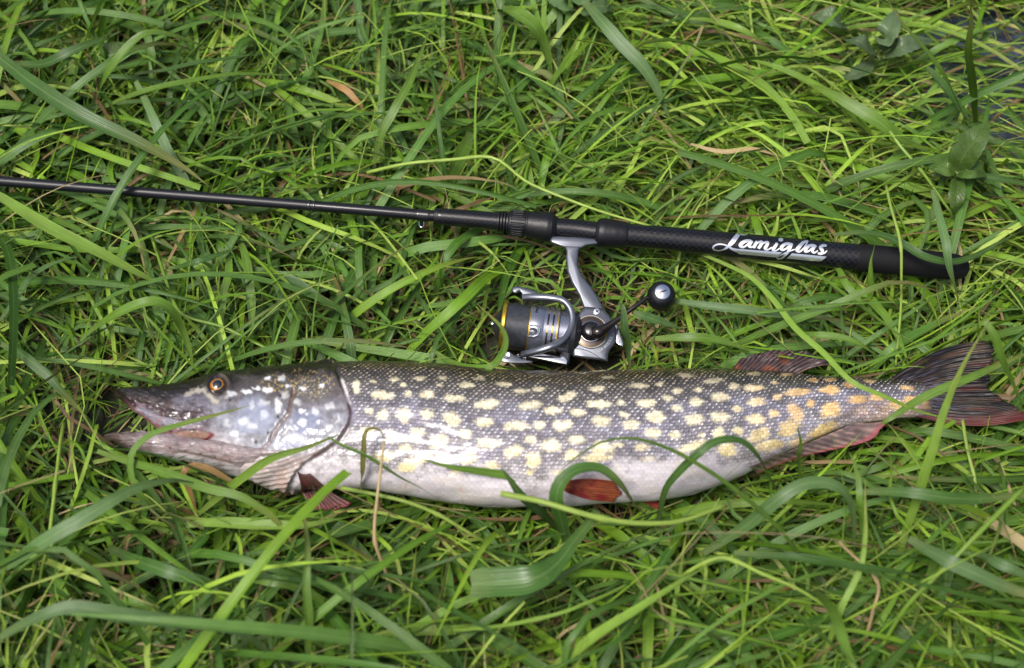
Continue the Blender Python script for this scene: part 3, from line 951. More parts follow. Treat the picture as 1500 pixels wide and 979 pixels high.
nut, _ = rod_part('locking_nut', [(745, 14.5), (746, 17.4), (748, 18.2), (770, 18.9), (771, 18.0), (773, 18.0), (774, 19.4), (790, 21.6), (803, 22.3), (809, 21.2), (814, 17.0), (816, 14.8)], M_RUBBER, 30)
# knurling ribs of the nut
for k in range(26):
    a = 2*np.pi*k/26
    xk = np.linspace(749, 769, 6)
    path = P(xk, rod_cy(xk), rod_z(xk))
    T, A, B = frame_of(np.gradient(path, axis=0))
    rr_k = np.interp(xk, [748, 770], [18.2, 18.9]) * ((path - CAM) @ FWD) / FPX
    q = path + (A * math.cos(a) + B * math.sin(a)) * rr_k[:, None]
    kv, kf = tube(q, 0.00062, 6)
    link('rib', make_mesh('nut_rib', kv, kf), M_RUBBER, nut)
rod_part('reel_seat', [(812, 14.6), (878, 15.2)], M_CARBON, 20)
rod_part('seat_hood', [(872.5, 14.6), (874, 18.6), (878, 21.4), (884, 21.8), (900, 20.6), (912, 19.2), (917, 18.4), (919.5, 17.2)], M_RUBBER, 24)
_, HANDLE = rod_part('handle', [(917, 17.2), (1005, 17.6), (1256, 19.5)], M_CARBON, 120, 96)
for x0 in (1006, 1040.5):
    rod_part('winding', [(x0, 17.5), (x0 + 0.7, 18.1), (x0 + 2, 18.1), (x0 + 2.6, 17.6)], M_GLOSS, 6)
rod_part('butt_grip', [(1254.5, 19.3), (1256, 20.3), (1290, 20.2), (1340, 19.8), (1385, 19.8), (1402, 18.6), (1411, 15.5), (1416, 11.5), (1418.5, 6.5), (1420, 2)], M_FOAM, 60)
# hook keeper loop under the blank
kx, ky = spline([(614, 324), (614.2, 330), (617, 333.2), (620.5, 331), (621, 324.5)], 20).T
kv, kf = tube(P(kx, ky, 0.064), 0.0005, 8)
link('hook_keeper', make_mesh('hook_keeper', kv, kf), M_CHROME, rod)
# first line guide, out towards the tip
gc = P(np.array(-330.0), rod_cy(-330), rod_z(-330))
for nm, rad, rr in (('line_guide', 0.012, 0.0011),):
    a = np.linspace(0, 2*np.pi, 33)
    dd = np.array([0.2, -0.93, 0.30]); dd /= np.linalg.norm(dd)
    ctr = gc + dd * 0.03
    bx = np.cross(dd, [1, 0, 0]); bx /= np.linalg.norm(bx)
    ringp = ctr + rad * (np.cos(a)[:, None] * dd + np.sin(a)[:, None] * bx)
    parts = [tube(ringp, rr, 8, False), tube(np.array([gc - [0.03, 0, 0], ctr - dd * rad]), 0.0009, 8), tube(np.array([gc + [0.03, 0, 0], ctr - dd * rad]), 0.0009, 8)]
    v, f = merge(*parts)
    link(nm, make_mesh('line_guide', v, f), M_GLOSS, rod)

# lettering, traced as strokes and laid on the handle
BVH_H = BVHTree.FromPolygons([Vector(p) for p in HANDLE[0]], HANDLE[1].tolist())
STROKES = [
    [(475, 110, 10), (435, 112, 20), (405, 108, 24), (385, 104, 20)],
    [(372, 100, 40), (335, 150, 54), (290, 205, 50), (250, 245, 34), (205, 278, 20), (150, 292, 15), (98, 288, 18), (74, 264, 20), (90, 238, 20), (140, 221, 18), (200, 226, 16), (245, 243, 20), (300, 278, 26), (345, 302, 24)],
    [(525, 188, 26), (470, 182, 36), (415, 204, 40), (390, 236, 40), (422, 255, 26), (462, 234, 20), (505, 195, 22)],
    [(528, 182, 34), (492, 236, 36), (512, 256, 22), (552, 238, 14)],
    [(585, 186, 34), (562, 226, 36), (542, 266, 36)], [(556, 232, 14), (610, 196, 26), (640, 200, 34), (620, 240, 36), (598, 272, 36)],
    [(615, 236, 14), (675, 202, 26), (708, 206, 34), (690, 245, 36), (676, 272, 34), (706, 284, 20), (756, 258, 14)],
    [(818, 208, 34), (790, 250, 36), (768, 284, 34), (796, 296, 20), (845, 270, 14)],
    [(832, 172, 30), (858, 172, 44), (884, 172, 30)],
    [(970, 214, 26), (910, 222, 34), (866, 256, 38), (872, 286, 30), (918, 274, 20), (965, 226, 22)],
    [(988, 212, 34), (956, 280, 34), (918, 338, 26), (872, 376, 22), (826, 388, 16), (814, 374, 14), (850, 350, 14), (930, 312, 16), (1020, 280, 14)],
    [(1175, 190, 20), (1120, 204, 34), (1076, 246, 44), (1046, 288, 40), (1070, 308, 24), (1112, 280, 18), (1168, 200, 20)],
    [(1245, 236, 24), (1192, 240, 34), (1148, 276, 38), (1142, 304, 30), (1182, 300, 20), (1232, 250, 20)],
    [(1262, 234, 34), (1222, 292, 36), (1244, 320, 22), (1286, 296, 14)],
    [(1388, 244, 22), (1346, 240, 34), (1314, 262, 34), (1338, 296, 38), (1330, 328, 32), (1284, 328, 24)], [(1322, 334, 22), (1362, 322, 18), (1394, 296, 10)],
]


def on_handle(zx, zy, off):
    h, n = hit(BVH_H, 1035 + zx / 7.895, 330 + zy / 7.895)
    if h is None:
        return None
    n = n if n @ (CAM - h) > 0 else -n
    return h + n * off


# the foil bar under the lettering, broken by the tail of the g
bars = []
for ta, tb, ba, bb in ((296, 872, 372, 806), (988, 1388, 926, 1330)):
    pts_ = []
    for k in np.linspace(0, 1, 60):
        xt, xb_ = ta + (tb - ta) * k, ba + (bb - ba) * k
        yt = np.interp(xt, [290, 340, 880, 1384], [260, 272, 316, 364])
        yb = np.interp(xb_, [372, 806, 880, 1290, 1340], [334, 373, 382, 418, 414])
        for m in np.linspace(0, 1, 6):
            q = on_handle(xt + (xb_ - xt) * m, yt + (yb - yt) * m, 0.00012)
            pts_.append(np.zeros(3) if q is None else q)
    pts_ = np.array(pts_)
    fb = grid_faces(60, 6)
    bars.append(make_mesh('lettering_bar', pts_, fb[np.all(np.abs(pts_[fb]).sum(-1) > 0, 1)]))
link('lettering_bar', bars[1], M_SILVER, rod)
bar_ob = link('lettering_bar', bars[0], M_SILVER, rod, label='silver bar under the script lettering reading Lamiglas')

LETTER = [0, 0, 1, 1, 2, 2, 2, 3, 4, 5, 5, 6, 7, 7, 8, 8]
for li in range(9):
    lv, lf = [], []
    for si, s in enumerate(STROKES):
        if LETTER[si] != li:
            continue
        p = spline(s, 10 * len(s))
        d = np.gradient(p[:, :2], axis=0)
        d /= np.linalg.norm(d, axis=1, keepdims=True) + 1e-9
        nrm = np.stack([-d[:, 1], d[:, 0]], 1)
        w = np.maximum(p[:, 2] - 1.0, 5) / 2
        w[0] *= 0.55; w[-1] *= 0.55
        b0, n = len(lv), len(p)
        for k in np.linspace(-1, 1, 5):
            for i in range(n):
                q = on_handle(p[i, 0] + nrm[i, 0]*w[i]*k, p[i, 1] + nrm[i, 1]*w[i]*k, 0.00020 + 0.00003 * si)
                lv.append(np.zeros(3) if q is None else q)
        for k in range(4):
            for i in range(n - 1):
                f = [b0 + k*n + i, b0 + k*n + i + 1, b0 + (k+1)*n + i + 1, b0 + (k+1)*n + i]
                if all(np.abs(lv[q]).sum() > 0 for q in f):
                    lf.append(f)
    link('letter_dot' if li == 4 else 'letter', make_mesh('letter', np.array(lv), np.array(lf)), M_SILVER, bar_ob)

# ------------------------------------------------------------------ spinning reel
TAU = math.radians(15)
NR = np.array([0.0, -math.sin(TAU), math.cos(TAU)])
O_R = P(np.array(842.0), 350.0, 0.060)


def Q(px, py, h=0.0):
    r = ray(px, py)
    h = np.asarray(h, float)
    k = ((O_R - CAM) @ NR + h) / (r @ NR)
    return CAM + r * k[..., None]


z5 = lambda x, y: (700 + np.asarray(x)/3.766, 300 + np.asarray(y)/3.766)
zB = lambda x, y: (720 + np.asarray(x)/7.254, 410 + np.asarray(y)/7.254)
zC = lambda x, y: (820 + np.asarray(x)/8.9, 430 + np.asarray(y)/8.9)
MPP = 0.000632          # metres per photo pixel in the reel's plane

reel = thing('spinning_reel', Q(np.array(850.0), 480.0, -0.022), 'grey and gold spinning reel mounted under the black rod above the pike', 'fishing reel')


def plate(name, conv, pts, h0, h1, mat, bev=0.0015, parent=None, smooth_n=0):
    pts = np.asarray(pts, float)
    if smooth_n:
        pts = spline(np.vstack([pts, pts[:1]]), smooth_n)[:-1]
    px, py = conv(pts[:, 0], pts[:, 1])
    lo, hi = Q(px, py, np.full(len(px), h0)), Q(px, py, np.full(len(px), h1))
    bm = bmesh.new()
    a = [bm.verts.new(p) for p in lo]
    b = [bm.verts.new(p) for p in hi]
    n = len(a)
    bm.faces.new(a); top = bm.faces.new(b)
    for i in range(n):
        bm.faces.new((a[i], a[(i+1) % n], b[(i+1) % n], b[i]))
    bmesh.ops.recalc_face_normals(bm, faces=bm.faces)
    if bev:
        ed = [e for e in bm.edges if (e.verts[0] in a) == (e.verts[1] in a)]
        bmesh.ops.bevel(bm, geom=ed, offset=bev, segments=3, profile=0.5, affect='EDGES', clamp_overlap=True)
    me = bpy.data.meshes.new('reel_' + name)
    bm.to_mesh(me); bm.free()
    me.polygons.foreach_set('use_smooth', np.ones(len(me.polygons), bool))
    sharpen(me, 40)
    return link(name, me, mat, parent or reel)


def rlathe(name, org, axis, prof, mat, ns=56, parent=None, sharp=35):
    v, f = lathe(org, axis, prof, ns)
    me = sharpen(make_mesh('reel_' + name, v, f), sharp)
    return link(name, me, mat, parent or reel)


foot = plate('foot', z5, [(398, 196), (412, 174), (540, 178), (668, 190), (690, 200), (680, 214), (600, 224), (570, 240), (475, 236), (405, 210)], -0.0065, 0.0065, M_REEL, 0.002)
plate('stem', z5, [(474, 222), (580, 222), (556, 252), (550, 330), (574, 392), (624, 452), (664, 512), (694, 572), (748, 648), (700, 670), (600, 620), (580, 560),
                   (558, 500), (518, 430), (494, 370), (486, 300), (488, 255)], -0.0055, 0.0058, M_REEL, 0.0022)
house = plate('gear_housing', zC, [(205, 330), (262, 240), (330, 172), (440, 182), (560, 200), (640, 280), (700, 360), (742, 480), (736, 580), (715, 660), (650, 745), (632, 800), (625, 890),
                           (540, 872), (340, 850), (170, 822), (165, 640)], -0.019, 0.0075, M_REEL, 0.0028)
plate('body_tail', zC, [(655, 330), (700, 350), (765, 430), (832, 640), (822, 705), (730, 650), (720, 560), (715, 480)], -0.014, 0.003, M_CHROME, 0.002)
for pts in ([(326, 176), (440, 186), (562, 204)], [(170, 716), (300, 730), (420, 775), (560, 868)], [(520, 205), (610, 330), (680, 460)]):
    s = spline(pts, 16)
    x_, y_ = zC(s[:, 0], s[:, 1])
    tv, tf = tube(Q(x_, y_, np.full(16, 0.0076)), 0.00032, 6)
    link('seam', make_mesh('reel_seam', tv, tf), M_BLACK, house)
sc_ = Q(*zC(484.0, 236.0), 0.0074)
scr = rlathe('screw', sc_, NR, [(0, 0.0030), (0.0008, 0.0029), (0.0010, 0.0024), (0.0008, 1e-5)], M_CHROME, 24)


def cross(org, parent, size=0.0016, h=0.0011):
    ex = np.array([1.0, 0, 0]); ey = np.cross(NR, ex)
    vs_, fs_ = [], []
    for k, d in enumerate((ex*0.8 + ey*0.6, -ex*0.6 + ey*0.8)):
        tv, tf = tube(np.array([org + NR*(h + 0.0001*k) - d*size, org + NR*(h + 0.0001*k) + d*size]), 0.0004, 6)
        vs_.append(tv); fs_.append(tf + 0)
    v, f = merge((vs_[0], fs_[0]), (vs_[1], fs_[1]))
    link('screw_cross', make_mesh('screw_cross', v, f), M_BLACK, parent)


cross(sc_, scr)
# bearing cap
cc = Q(*zC(403.0, 498.0), 0.010) - NR * 0.010
u = MPP / 8.9
cap = rlathe('bearing_cap', cc, NR, [(0.0060, 222*u), (0.0088, 222*u), (0.0098, 216*u), (0.0098, 210*u), (0.0092, 206*u)], M_CHROME)
rlathe('gold_ring', cc, NR, [(0.0085, 209*u), (0.0102, 208*u), (0.0104, 202*u), (0.0098, 197*u)], M_GOLD, 64, cap)
rlathe('bronze_face', cc, NR, [(0.0090, 201*u), (0.0100, 198*u), (0.0104, 170*u), (0.0106, 146*u), (0.0102, 138*u)], M_BRONZE, 64, cap)
rlathe('hub_rim', cc, NR, [(0.0098, 140*u), (0.0114, 138*u), (0.0116, 131*u), (0.0106, 127*u)], M_CHROME, 48, cap)
rlathe('hub', cc, NR, [(0.0100, 132*u), (0.0112, 126*u), (0.0135, 112*u), (0.0165, 88*u), (0.0172, 70*u), (0.0174, 1e-5)], M_BLACK, 48, cap)
# printed ratio on the cover
txt = 'GEAR RATIO 5.2'
ex = np.array([1.0, 0, 0]); ey = np.cross(NR, ex)
pv_, pf_ = [], []
for i, ch in enumerate(txt):
    if ch == ' ':
        continue
    fc_ = bpy.data.curves.new('print', 'FONT'); fc_.body = ch; fc_.align_x = 'CENTER'; fc_.size = 0.0034
    ob = bpy.data.objects.new('print', fc_); COL.objects.link(ob)
    me = ob.to_mesh()
    t = i / (len(txt) - 1)
    a = math.radians(-68 + 52 * t)
    rad_ = 282*u
    org = cc + rad_ * (ex * math.cos(a) + ey * math.sin(a)) + NR * 0.0079
    tx = -ex * math.sin(a) + ey * math.cos(a); ty = -(ex * math.cos(a) + ey * math.sin(a))
    b0 = len(pv_)
    pv_ += [org + tx * w.co.x + ty * w.co.y for w in me.vertices]
    pf_ += [[b0 + k for k in p_.vertices] for p_ in me.polygons]
    ob.to_mesh_clear()
    bpy.data.objects.remove(ob); bpy.data.curves.remove(fc_)
link('ratio_print', make_mesh('ratio_print', np.array(pv_), pf_, False), M_PRINT, house)
# crank
arm_px = np.array([(440, 515), (500, 505), (570, 470), (660, 410), (760, 335), (870, 252), (979, 172), (1150, 46)], float)
ax_, ay_ = zC(arm_px[:, 0], arm_px[:, 1])
hh = np.array([0.0185, 0.020, 0.021, 0.022, 0.023, 0.024, 0.025, 0.025])
ar = np.array([76, 86, 66, 46, 36, 31, 30, 28]) * u
ap = spline(np.column_stack([ax_, ay_, hh, ar]), 60)
tv, tf = tube(Q(ap[:, 0], ap[:, 1], ap[:, 2]), ap[:, 3], 24)
crank = link('crank_arm', make_mesh('crank_arm', tv, tf), M_ARM, reel)
kc = Q(*z5(1016.0, 489.0), 0.033) - NR * 0.033
ku = MPP / 3.766
knob = rlathe('knob', kc, NR, [(0.012, 1e-5), (0.0125, 40*ku), (0.016, 66*ku), (0.021, 75*ku), (0.027, 76*ku), (0.032, 70*ku), (0.0352, 58*ku), (0.0362, 44*ku), (0.0356, 42*ku), (0.0350, 1e-5)], M_RUBBER, 56)
kcap = rlathe('knob_cap', kc, NR, [(0.0350, 43*ku), (0.0368, 41*ku), (0.0376, 34*ku), (0.0378, 1e-5)], M_CHROME, 40, knob)
kd = ex * 0.93 + ey * 0.36
tv, tf = tube(np.array([kc + NR*0.0378 - kd*0.0036, kc + NR*0.0378 + kd*0.0036]), 0.0006, 8)
link('cap_slot', make_mesh('cap_slot', tv, tf), M_BLACK, kcap)

# spool
s0 = Q(*zB(112.0, 482.0), 0.0)
s1 = Q(*zB(700.0, 556.0), 0.0)
AX = (s1 - s0) / np.linalg.norm(s1 - s0)
ub_ = MPP / 7.254
B_ = lambda prof: [(t * ub_, max(r * ub_, 1e-5)) for t, r in prof]
spool = rlathe('spool', s0, AX, B_([(-30, 0), (-30, 150), (-12, 205), (10, 246), (35, 238), (300, 232), (300, 0)]), M_REELD)
rlathe('spool_lip', s0, AX, B_([(0, 225), (-8, 240), (2, 258), (20, 266), (36, 264), (44, 252), (40, 236)]), M_GOLD, 64, spool)
rlathe('drag_knob', s0, AX, B_([(-95, 0), (-95, 60), (-85, 66), (-60, 120), (-28, 165), (-20, 190)]), M_REELD, 48, spool)
rlathe('drag_button', s0, AX, B_([(-122, 0), (-120, 22), (-108, 30), (-92, 30)]), M_CHROME, 24, spool)
tl = np.linspace(40, 288, 150)
rl = 243 + 2.2 * np.sin(tl * 2*np.pi / 6.0) + 6 * fnoise(tl / 22, tl * 0, 5) - 3
lv_, lf_ = lathe(s0, AX, np.stack([tl * ub_, rl * ub_], 1), 64)
g = NT('braided_line')
fi = g.noise(300.0, g.objco(), 3.0)
g.set(color=g.mix(fi, (0.010, 0.011, 0.015), (0.055, 0.06, 0.07)), rough=0.38, spec=0.5)
link('wound_line', make_mesh('wound_line', lv_, lf_), g.m, spool)
skirt = rlathe('spool_skirt', s0, AX, B_([(286, 225), (286, 250), (292, 254), (430, 253), (436, 250), (440, 253), (590, 250), (600, 240), (602, 228), (715, 226), (716, 0)]), M_SKIRT, 72)
rlathe('gold_band', s0, AX, B_([(284, 238), (282, 252), (287, 256.5), (294, 256.5), (297, 250)]), M_GOLD, 64, skirt)
for t in (478, 532, 580):
    rlathe('gold_band', s0, AX, B_([(t - 6, 249), (t - 5, 254.8), (t + 5, 254.8), (t + 6, 249)]), M_GOLD, 64, skirt)
ref = np.cross(np.array([0, 0, 1.0]), AX); ref /= np.linalg.norm(ref)
ref2 = np.cross(AX, ref)
for t in (478, 532):
    for a0, a1 in ((0.62, 0.98), (1.38, 1.90), (2.2, 2.7), (3.6, 4.1), (5.0, 5.5)):
        aa = np.linspace(a0, a1, 12)
        for flip in (0,):
            rad_ = np.array([[256.2, 256.2]])
            tt = np.array([t - 9, t + 9])
            pts = s0 + (tt[None, :, None] * ub_) * AX + 256.4 * ub_ * (np.cos(aa)[:, None, None] * (-ref) * -1 + np.sin(aa)[:, None, None] * ref2)
            inn = s0 + (tt[None, :, None] * ub_) * AX + 248 * ub_ * (np.cos(aa)[:, None, None] * ref + np.sin(aa)[:, None, None] * ref2)
            vv_ = np.concatenate([pts, inn[:, ::-1]], 1)
            link('vent_slot', make_mesh('vent_slot', vv_.reshape(-1, 3), np.vstack([grid_faces(12, 4, True), [[0, 1, 2, 3]], [[44, 47, 46, 45]]]), False), M_BLACK, skirt)
# line clip and mark on the skirt
svv = np.array([tuple(w.co) for w in skirt.data.vertices]) + np.array(reel.location)
BVH_S = BVHTree.FromPolygons([Vector(p) for p in svv], [list(p_.vertices) for p_ in skirt.data.polygons])


def on_skirt(pts, off, w):
    s = spline(pts, 8 * len(pts))
    q = []
    for x, y in s:
        h, n = hit(BVH_S, *zB(x, y))
        if h is None:
            continue
        n = n if n @ (CAM - h) > 0 else -n
        q.append(h + n * off)
    return tube(np.array(q), w, 8)


tv, tf = on_skirt([(404, 488), (450, 484), (495, 500), (512, 540), (494, 582), (450, 600), (396, 598)], 0.0003, 0.0009)
link('line_clip', make_mesh('line_clip', tv, tf), M_SKIRT, skirt)
tv, tf = on_skirt([(410, 520), (445, 520), (470, 544), (444, 570), (402, 570)], 0.0002, 0.0013)
link('line_clip', make_mesh('line_clip', tv, tf), M_REELD, skirt)
tv, tf = merge(on_skirt([(478, 272), (468, 290), (486, 300), (474, 318)], 0.0002, 0.00035), on_skirt([(494, 300), (494, 318), (470, 326)], 0.0002, 0.00035),
               on_skirt([(494, 332), (472, 336), (470, 348), (492, 350)], 0.0002, 0.00035))
link('skirt_mark', make_mesh('skirt_mark', tv, tf), M_BLACK, skirt)

# rotor with bail
rlathe('rotor', s0, AX, B_([(690, 0), (690, 215), (720, 232), (770, 225), (800, 190), (830, 150), (830, 0)]), M_REELD)
plate('rotor_arm', zB, [(770, 250), (832, 262), (880, 380), (893, 500), (880, 600), (852, 720), (826, 884), (800, 916), (560, 862), (330, 832), (296, 800), (360, 786), (720, 806), (735, 770), (770, 690), (800, 560), (800, 400)],
      -0.013, 0.004, M_REELD, 0.0022)
plate('arm_cover', zB, [(352, 800), (450, 792), (560, 784), (640, 800), (722, 818), (732, 790), (790, 822), (812, 856), (802, 908), (700, 888), (560, 858), (420, 828)], 0.0035, 0.0062, M_CHROME, 0.0012)
plate('bail_arm', zB, [(215, 112), (222, 84), (252, 67), (292, 70), (380, 92), (462, 118), (545, 166), (600, 182), (540, 205), (330, 222), (322, 180), (318, 140), (296, 118), (268, 146), (232, 140)],
      0.000, 0.010, M_REEL, 0.0022)
bp_ = np.array([(330, 190, .008), (400, 184, .011), (520, 186, .014), (650, 196, .016), (760, 222, .0165), (828, 290, .017), (858, 380, .017), (852, 480, .017), (812, 580, .018), (730, 664, .020),
                (620, 716, .021), (480, 758, .018), (370, 782, .013), (310, 796, .008)], float)
x_, y_ = zB(bp_[:, 0], bp_[:, 1])
bs = spline(np.column_stack([x_, y_, bp_[:, 2]]), 90)
path = Q(bs[:, 0], bs[:, 1], bs[:, 2])
tn = np.gradient(path, axis=0); tn /= np.linalg.norm(tn, axis=1, keepdims=True)
sd_ = np.cross(np.broadcast_to(NR, tn.shape), tn)
sd_ /= np.linalg.norm(sd_, axis=1, keepdims=True)
th = np.linspace(0, 2*np.pi, 20, endpoint=False)
sq = lambda x: np.sign(x) * np.abs(x)**0.6
bv = path[:, None] + 0.0029 * sq(np.cos(th))[None, :, None] * sd_[:, None] + 0.0036 * sq(np.sin(th))[None, :, None] * NR
bail = link('bail', sharpen(make_mesh('bail', bv.reshape(-1, 3), grid_faces(90, 20, True)), 60), M_REEL, reel)
lever = plate('bail_lever', zB, [(95, 806), (112, 772), (160, 754), (200, 770), (240, 802), (320, 838), (440, 866), (432, 884), (330, 890), (200, 888), (120, 876), (98, 850)], 0.004, 0.0105, M_REEL, 0.0022)
lc = Q(*zB(162.0, 808.0), 0.0100)
ls = rlathe('screw', lc, NR, [(0, 38*ub_), (0.0010, 37*ub_), (0.0014, 30*ub_), (0.0010, 1e-5)], M_CHROME, 28, lever)
# roller post between lever and spool
roll_p = Q(*zB(300.0, 815.0), 0.006)
rlathe('line_roller', roll_p, AX, [(-0.002, 1e-5), (-0.002, 0.003), (0, 0.0022), (0.004, 0.0022), (0.006, 0.003), (0.006, 1e-5)], M_CHROME, 24)

# ------------------------------------------------------------------ grass
def f_inside(p):
    """True where points (..., 3) lie inside the pike, the rod or the reel"""
    px, py, dep = proj(p)
    x = np.clip(px, 168, 1400)
    top, bot, bw, zc = f_top(x), f_bot(x), f_bw(x), f_zc(x)
    cen = P(x, (top + bot) / 2, zc)
    h = (bot - top) / 2 * 1.27 / FPX
    a = np.sqrt(np.maximum(h**2 - (bw * C58)**2, (0.35*h)**2)) / S58 + 0.003
    # x station by world x of the body axis
    ax = np.interp(p[..., 0], AXX, AXS)
    top, bot, bw, zc = f_top(ax), f_bot(ax), f_bw(ax), f_zc(ax)
    cy = np.interp(p[..., 0], AXX, AXY)
    aa = np.interp(p[..., 0], AXX, AXA) + 0.002
    ins = ((p[..., 1] - cy) / aa)**2 + ((p[..., 2] - zc) / (bw + 0.003))**2 < 1
    ins &= (p[..., 0] > AXX[0]) & (p[..., 0] < AXX[-1])
    jaw = (px > 150) & (px < 330) & (py > f_top(x)) & (py < JB(x)) & (np.abs(p[..., 2] - zc) < 0.014)
    # rod
    ry = np.interp(p[..., 0], RDX, RDY); rz = np.interp(p[..., 0], RDX, RDZ); rr = np.interp(p[..., 0], RDX, RDR) + 0.0015
    rod_in = ((p[..., 1] - ry)**2 + (p[..., 2] - rz)**2 < rr**2) & (p[..., 0] < RDX[-1])
    # reel slab
    hh_ = (p - O_R) @ NR
    reel_in = (np.abs(hh_) < 0.024) & (px > 724) & (px < 905) & (py > 350) & (py < 536) & ((py > 418) | ((px > 800) & (px < 890)))
    return ins | jaw | rod_in | reel_in


_c, _a, _v, _n = loft_body(xs, f_top(xs), f_bot(xs), f_bw(xs), f_zc(xs), TH[:4])
AXX, AXY, AXA, AXS = _c[:, 0], _c[:, 1], _a, xs
_x = np.linspace(-1500, 1420, 400)
_p = P(_x, rod_cy(_x), rod_z(_x))
RDX, RDY, RDZ, RDR = _p[:, 0], _p[:, 1], _p[:, 2], rod_half(_x) * ((_p - CAM) @ FWD) / FPX
TAILP = np.array([(1303, 552), (1393, 508), (1446, 500), (1456, 530), (1452, 560), (1510, 605), (1500, 616), (1450, 625), (1400, 622), (1350, 612)], float)


def in_poly(px, py, poly):
    c = np.zeros(np.shape(px), bool)
    for (x0, y0), (x1, y1) in zip(poly, np.roll(poly, -1, 0)):
        if y0 != y1:
            c ^= ((y0 > py) != (y1 > py)) & (px < (x1 - x0) * (py - y0) / (y1 - y0) + x0)
    return c


REELP = np.array([(724, 470), (745, 418), (800, 425), (838, 418), (828, 350), (880, 352), (848, 372), (880, 430), (905, 470), (915, 520), (890, 536), (800, 540), (735, 538)], float)


def f_hides(p):
    """strength with which a blade lies over the pike, the rod or the reel"""
    px, py, dep = proj(p)
    x = np.clip(px, 168, 1400)
    cen = P(x, (f_top(x) + f_bot(x)) / 2, f_zc(x))
    cd_ = (cen - CAM) @ FWD
    lowb = np.where(px < 420, JB(np.clip(px, 152, 430)), f_bot(x))
    fish = (px > 158) & (px < 1380) & (py > f_top(x) + 1) & (py < lowb - 12 - 18 * vnoise(px / 30, py * 0, 9) * sstep(440, 520, px)) & (dep < cd_ + 0.01)
    rc = rod_cy(px)
    rodm = (np.abs(py - rc) < rod_half(px) * 0.9) & (px < 1420) & (dep < np.interp(px, [0, 1420], [1.36, 1.30]) + 0.01)
    rl = in_poly(px, py, REELP) | (np.hypot(px - 970, py - 430) < 19) | (polydist(px, py, [(870, 485), (965, 432)]) < 6)
    rl &= ((p - O_R) @ NR) > -0.02
    tl = in_poly(px, py, TAILP) & (p[..., 2] > 0.045)
    return fish, rodm, rl, tl


def blade_lines(n, root, az, el0, el1, pw, L, curl, S, zfl, kink=0.2, r=rng):
    t = np.linspace(0, 1, S + 1)[None, :]
    el = el0[:, None] + (el1 - el0)[:, None] * t ** pw[:, None]
    wig = r.normal(0, 0.09, (n, 1)) * np.sin(t * 5 + r.uniform(0, 6, (n, 1)))
    a = az[:, None] + curl[:, None] * t + wig
    kk = (r.random(n) < kink)[:, None]
    kt = r.uniform(0.3, 0.8, (n, 1))
    ks = sstep(kt - 0.05, kt + 0.05, t * np.ones((n, 1)))
    el = el - kk * ks * r.uniform(0.3, 1.4, (n, 1))
    a = a + kk * ks * r.normal(0, 0.8, (n, 1))
    d = np.stack([np.cos(el)*np.cos(a), np.cos(el)*np.sin(a), np.sin(el)], -1)
    step = d * (L / S)[:, None, None]
    c = root[:, None] + np.concatenate([np.zeros((n, 1, 3)), np.cumsum(step[:, :-1] * 0.5 + step[:, 1:] * 0.5, 1)], 1)
    zf = zfl[:, None] * sstep(0.0, 0.35, t)
    c[..., 2] = np.where(c[..., 2] < zf, zf + 0.12 * (c[..., 2] - zf), c[..., 2])
    return c


def blade_mesh(c, W, roll, rollr, fold, col, tipcol, tipamt, rnd, profile='leaf', jitter=True):
    n, S1, _ = c.shape
    t = np.linspace(0, 1, S1)[None, :]
    T = np.gradient(c, axis=1)
    T /= np.linalg.norm(T, axis=-1, keepdims=True) + 1e-9
    up = np.array([0, 0, 1.0])
    H = np.cross(np.broadcast_to(up, T.shape), T)
    H /= np.linalg.norm(H, axis=-1, keepdims=True) + 1e-6
    N = np.cross(T, H)
    rl = roll[:, None] + rollr[:, None] * t
    side = np.cos(rl)[..., None] * H + np.sin(rl)[..., None] * N
    nn = np.cos(rl)[..., None] * N - np.sin(rl)[..., None] * H
    if profile == 'leaf':
        w = (0.5 + 0.5 * np.minimum(t / 0.3, 1)) * (1 - np.clip((t - 0.4) / 0.6, 0, 1) ** 1.9)
        w = np.maximum(w, 0.02)
        bl = (np.modf(rnd * 37.7)[0] < 0.28)[:, None]
        w = np.where(bl, (0.6 + 0.4 * np.minimum(t / 0.2, 1)) * (1 - 0.22 * t), w)
    else:
        w = 1 - 0.35 * t
    hw = 0.5 * W[:, None] * w
    e = side * hw[..., None]
    f = nn * (fold[:, None] * hw)[..., None]
    v = np.stack([c - e + f, c, c + e + f], 2)
    cc = col[:, None, :] + (tipcol[:, None, :] - col[:, None, :]) * (tipamt[:, None] * sstep(0.55, 1.0, t))[..., None]
    base = 1 - sstep(0.0, 0.22, t)
    cc = cc + (np.array([0.20, 0.24, 0.09]) - cc) * (base * 0.35)[..., None]
    cc = np.repeat(cc[:, :, None, :], 3, 2)
    bp = np.zeros((n, S1, 3, 3))
    bp[..., 0] = np.array([-1, 0, 1.0])
    bp[..., 1] = (np.arange(S1) / S1 * 3)[None, :, None]
    bp[..., 2] = rnd[:, None, None]
    i, j, k = np.meshgrid(np.arange(n), np.arange(S1 - 1), np.arange(2), indexing='ij')
    b = (i * S1 + j) * 3 + k
    fc = np.stack([b, b + 1, b + 4, b + 3], -1).reshape(-1, 4)
    return v.reshape(-1, 3), fc, cc.reshape(-1, 3), bp.reshape(-1, 3)


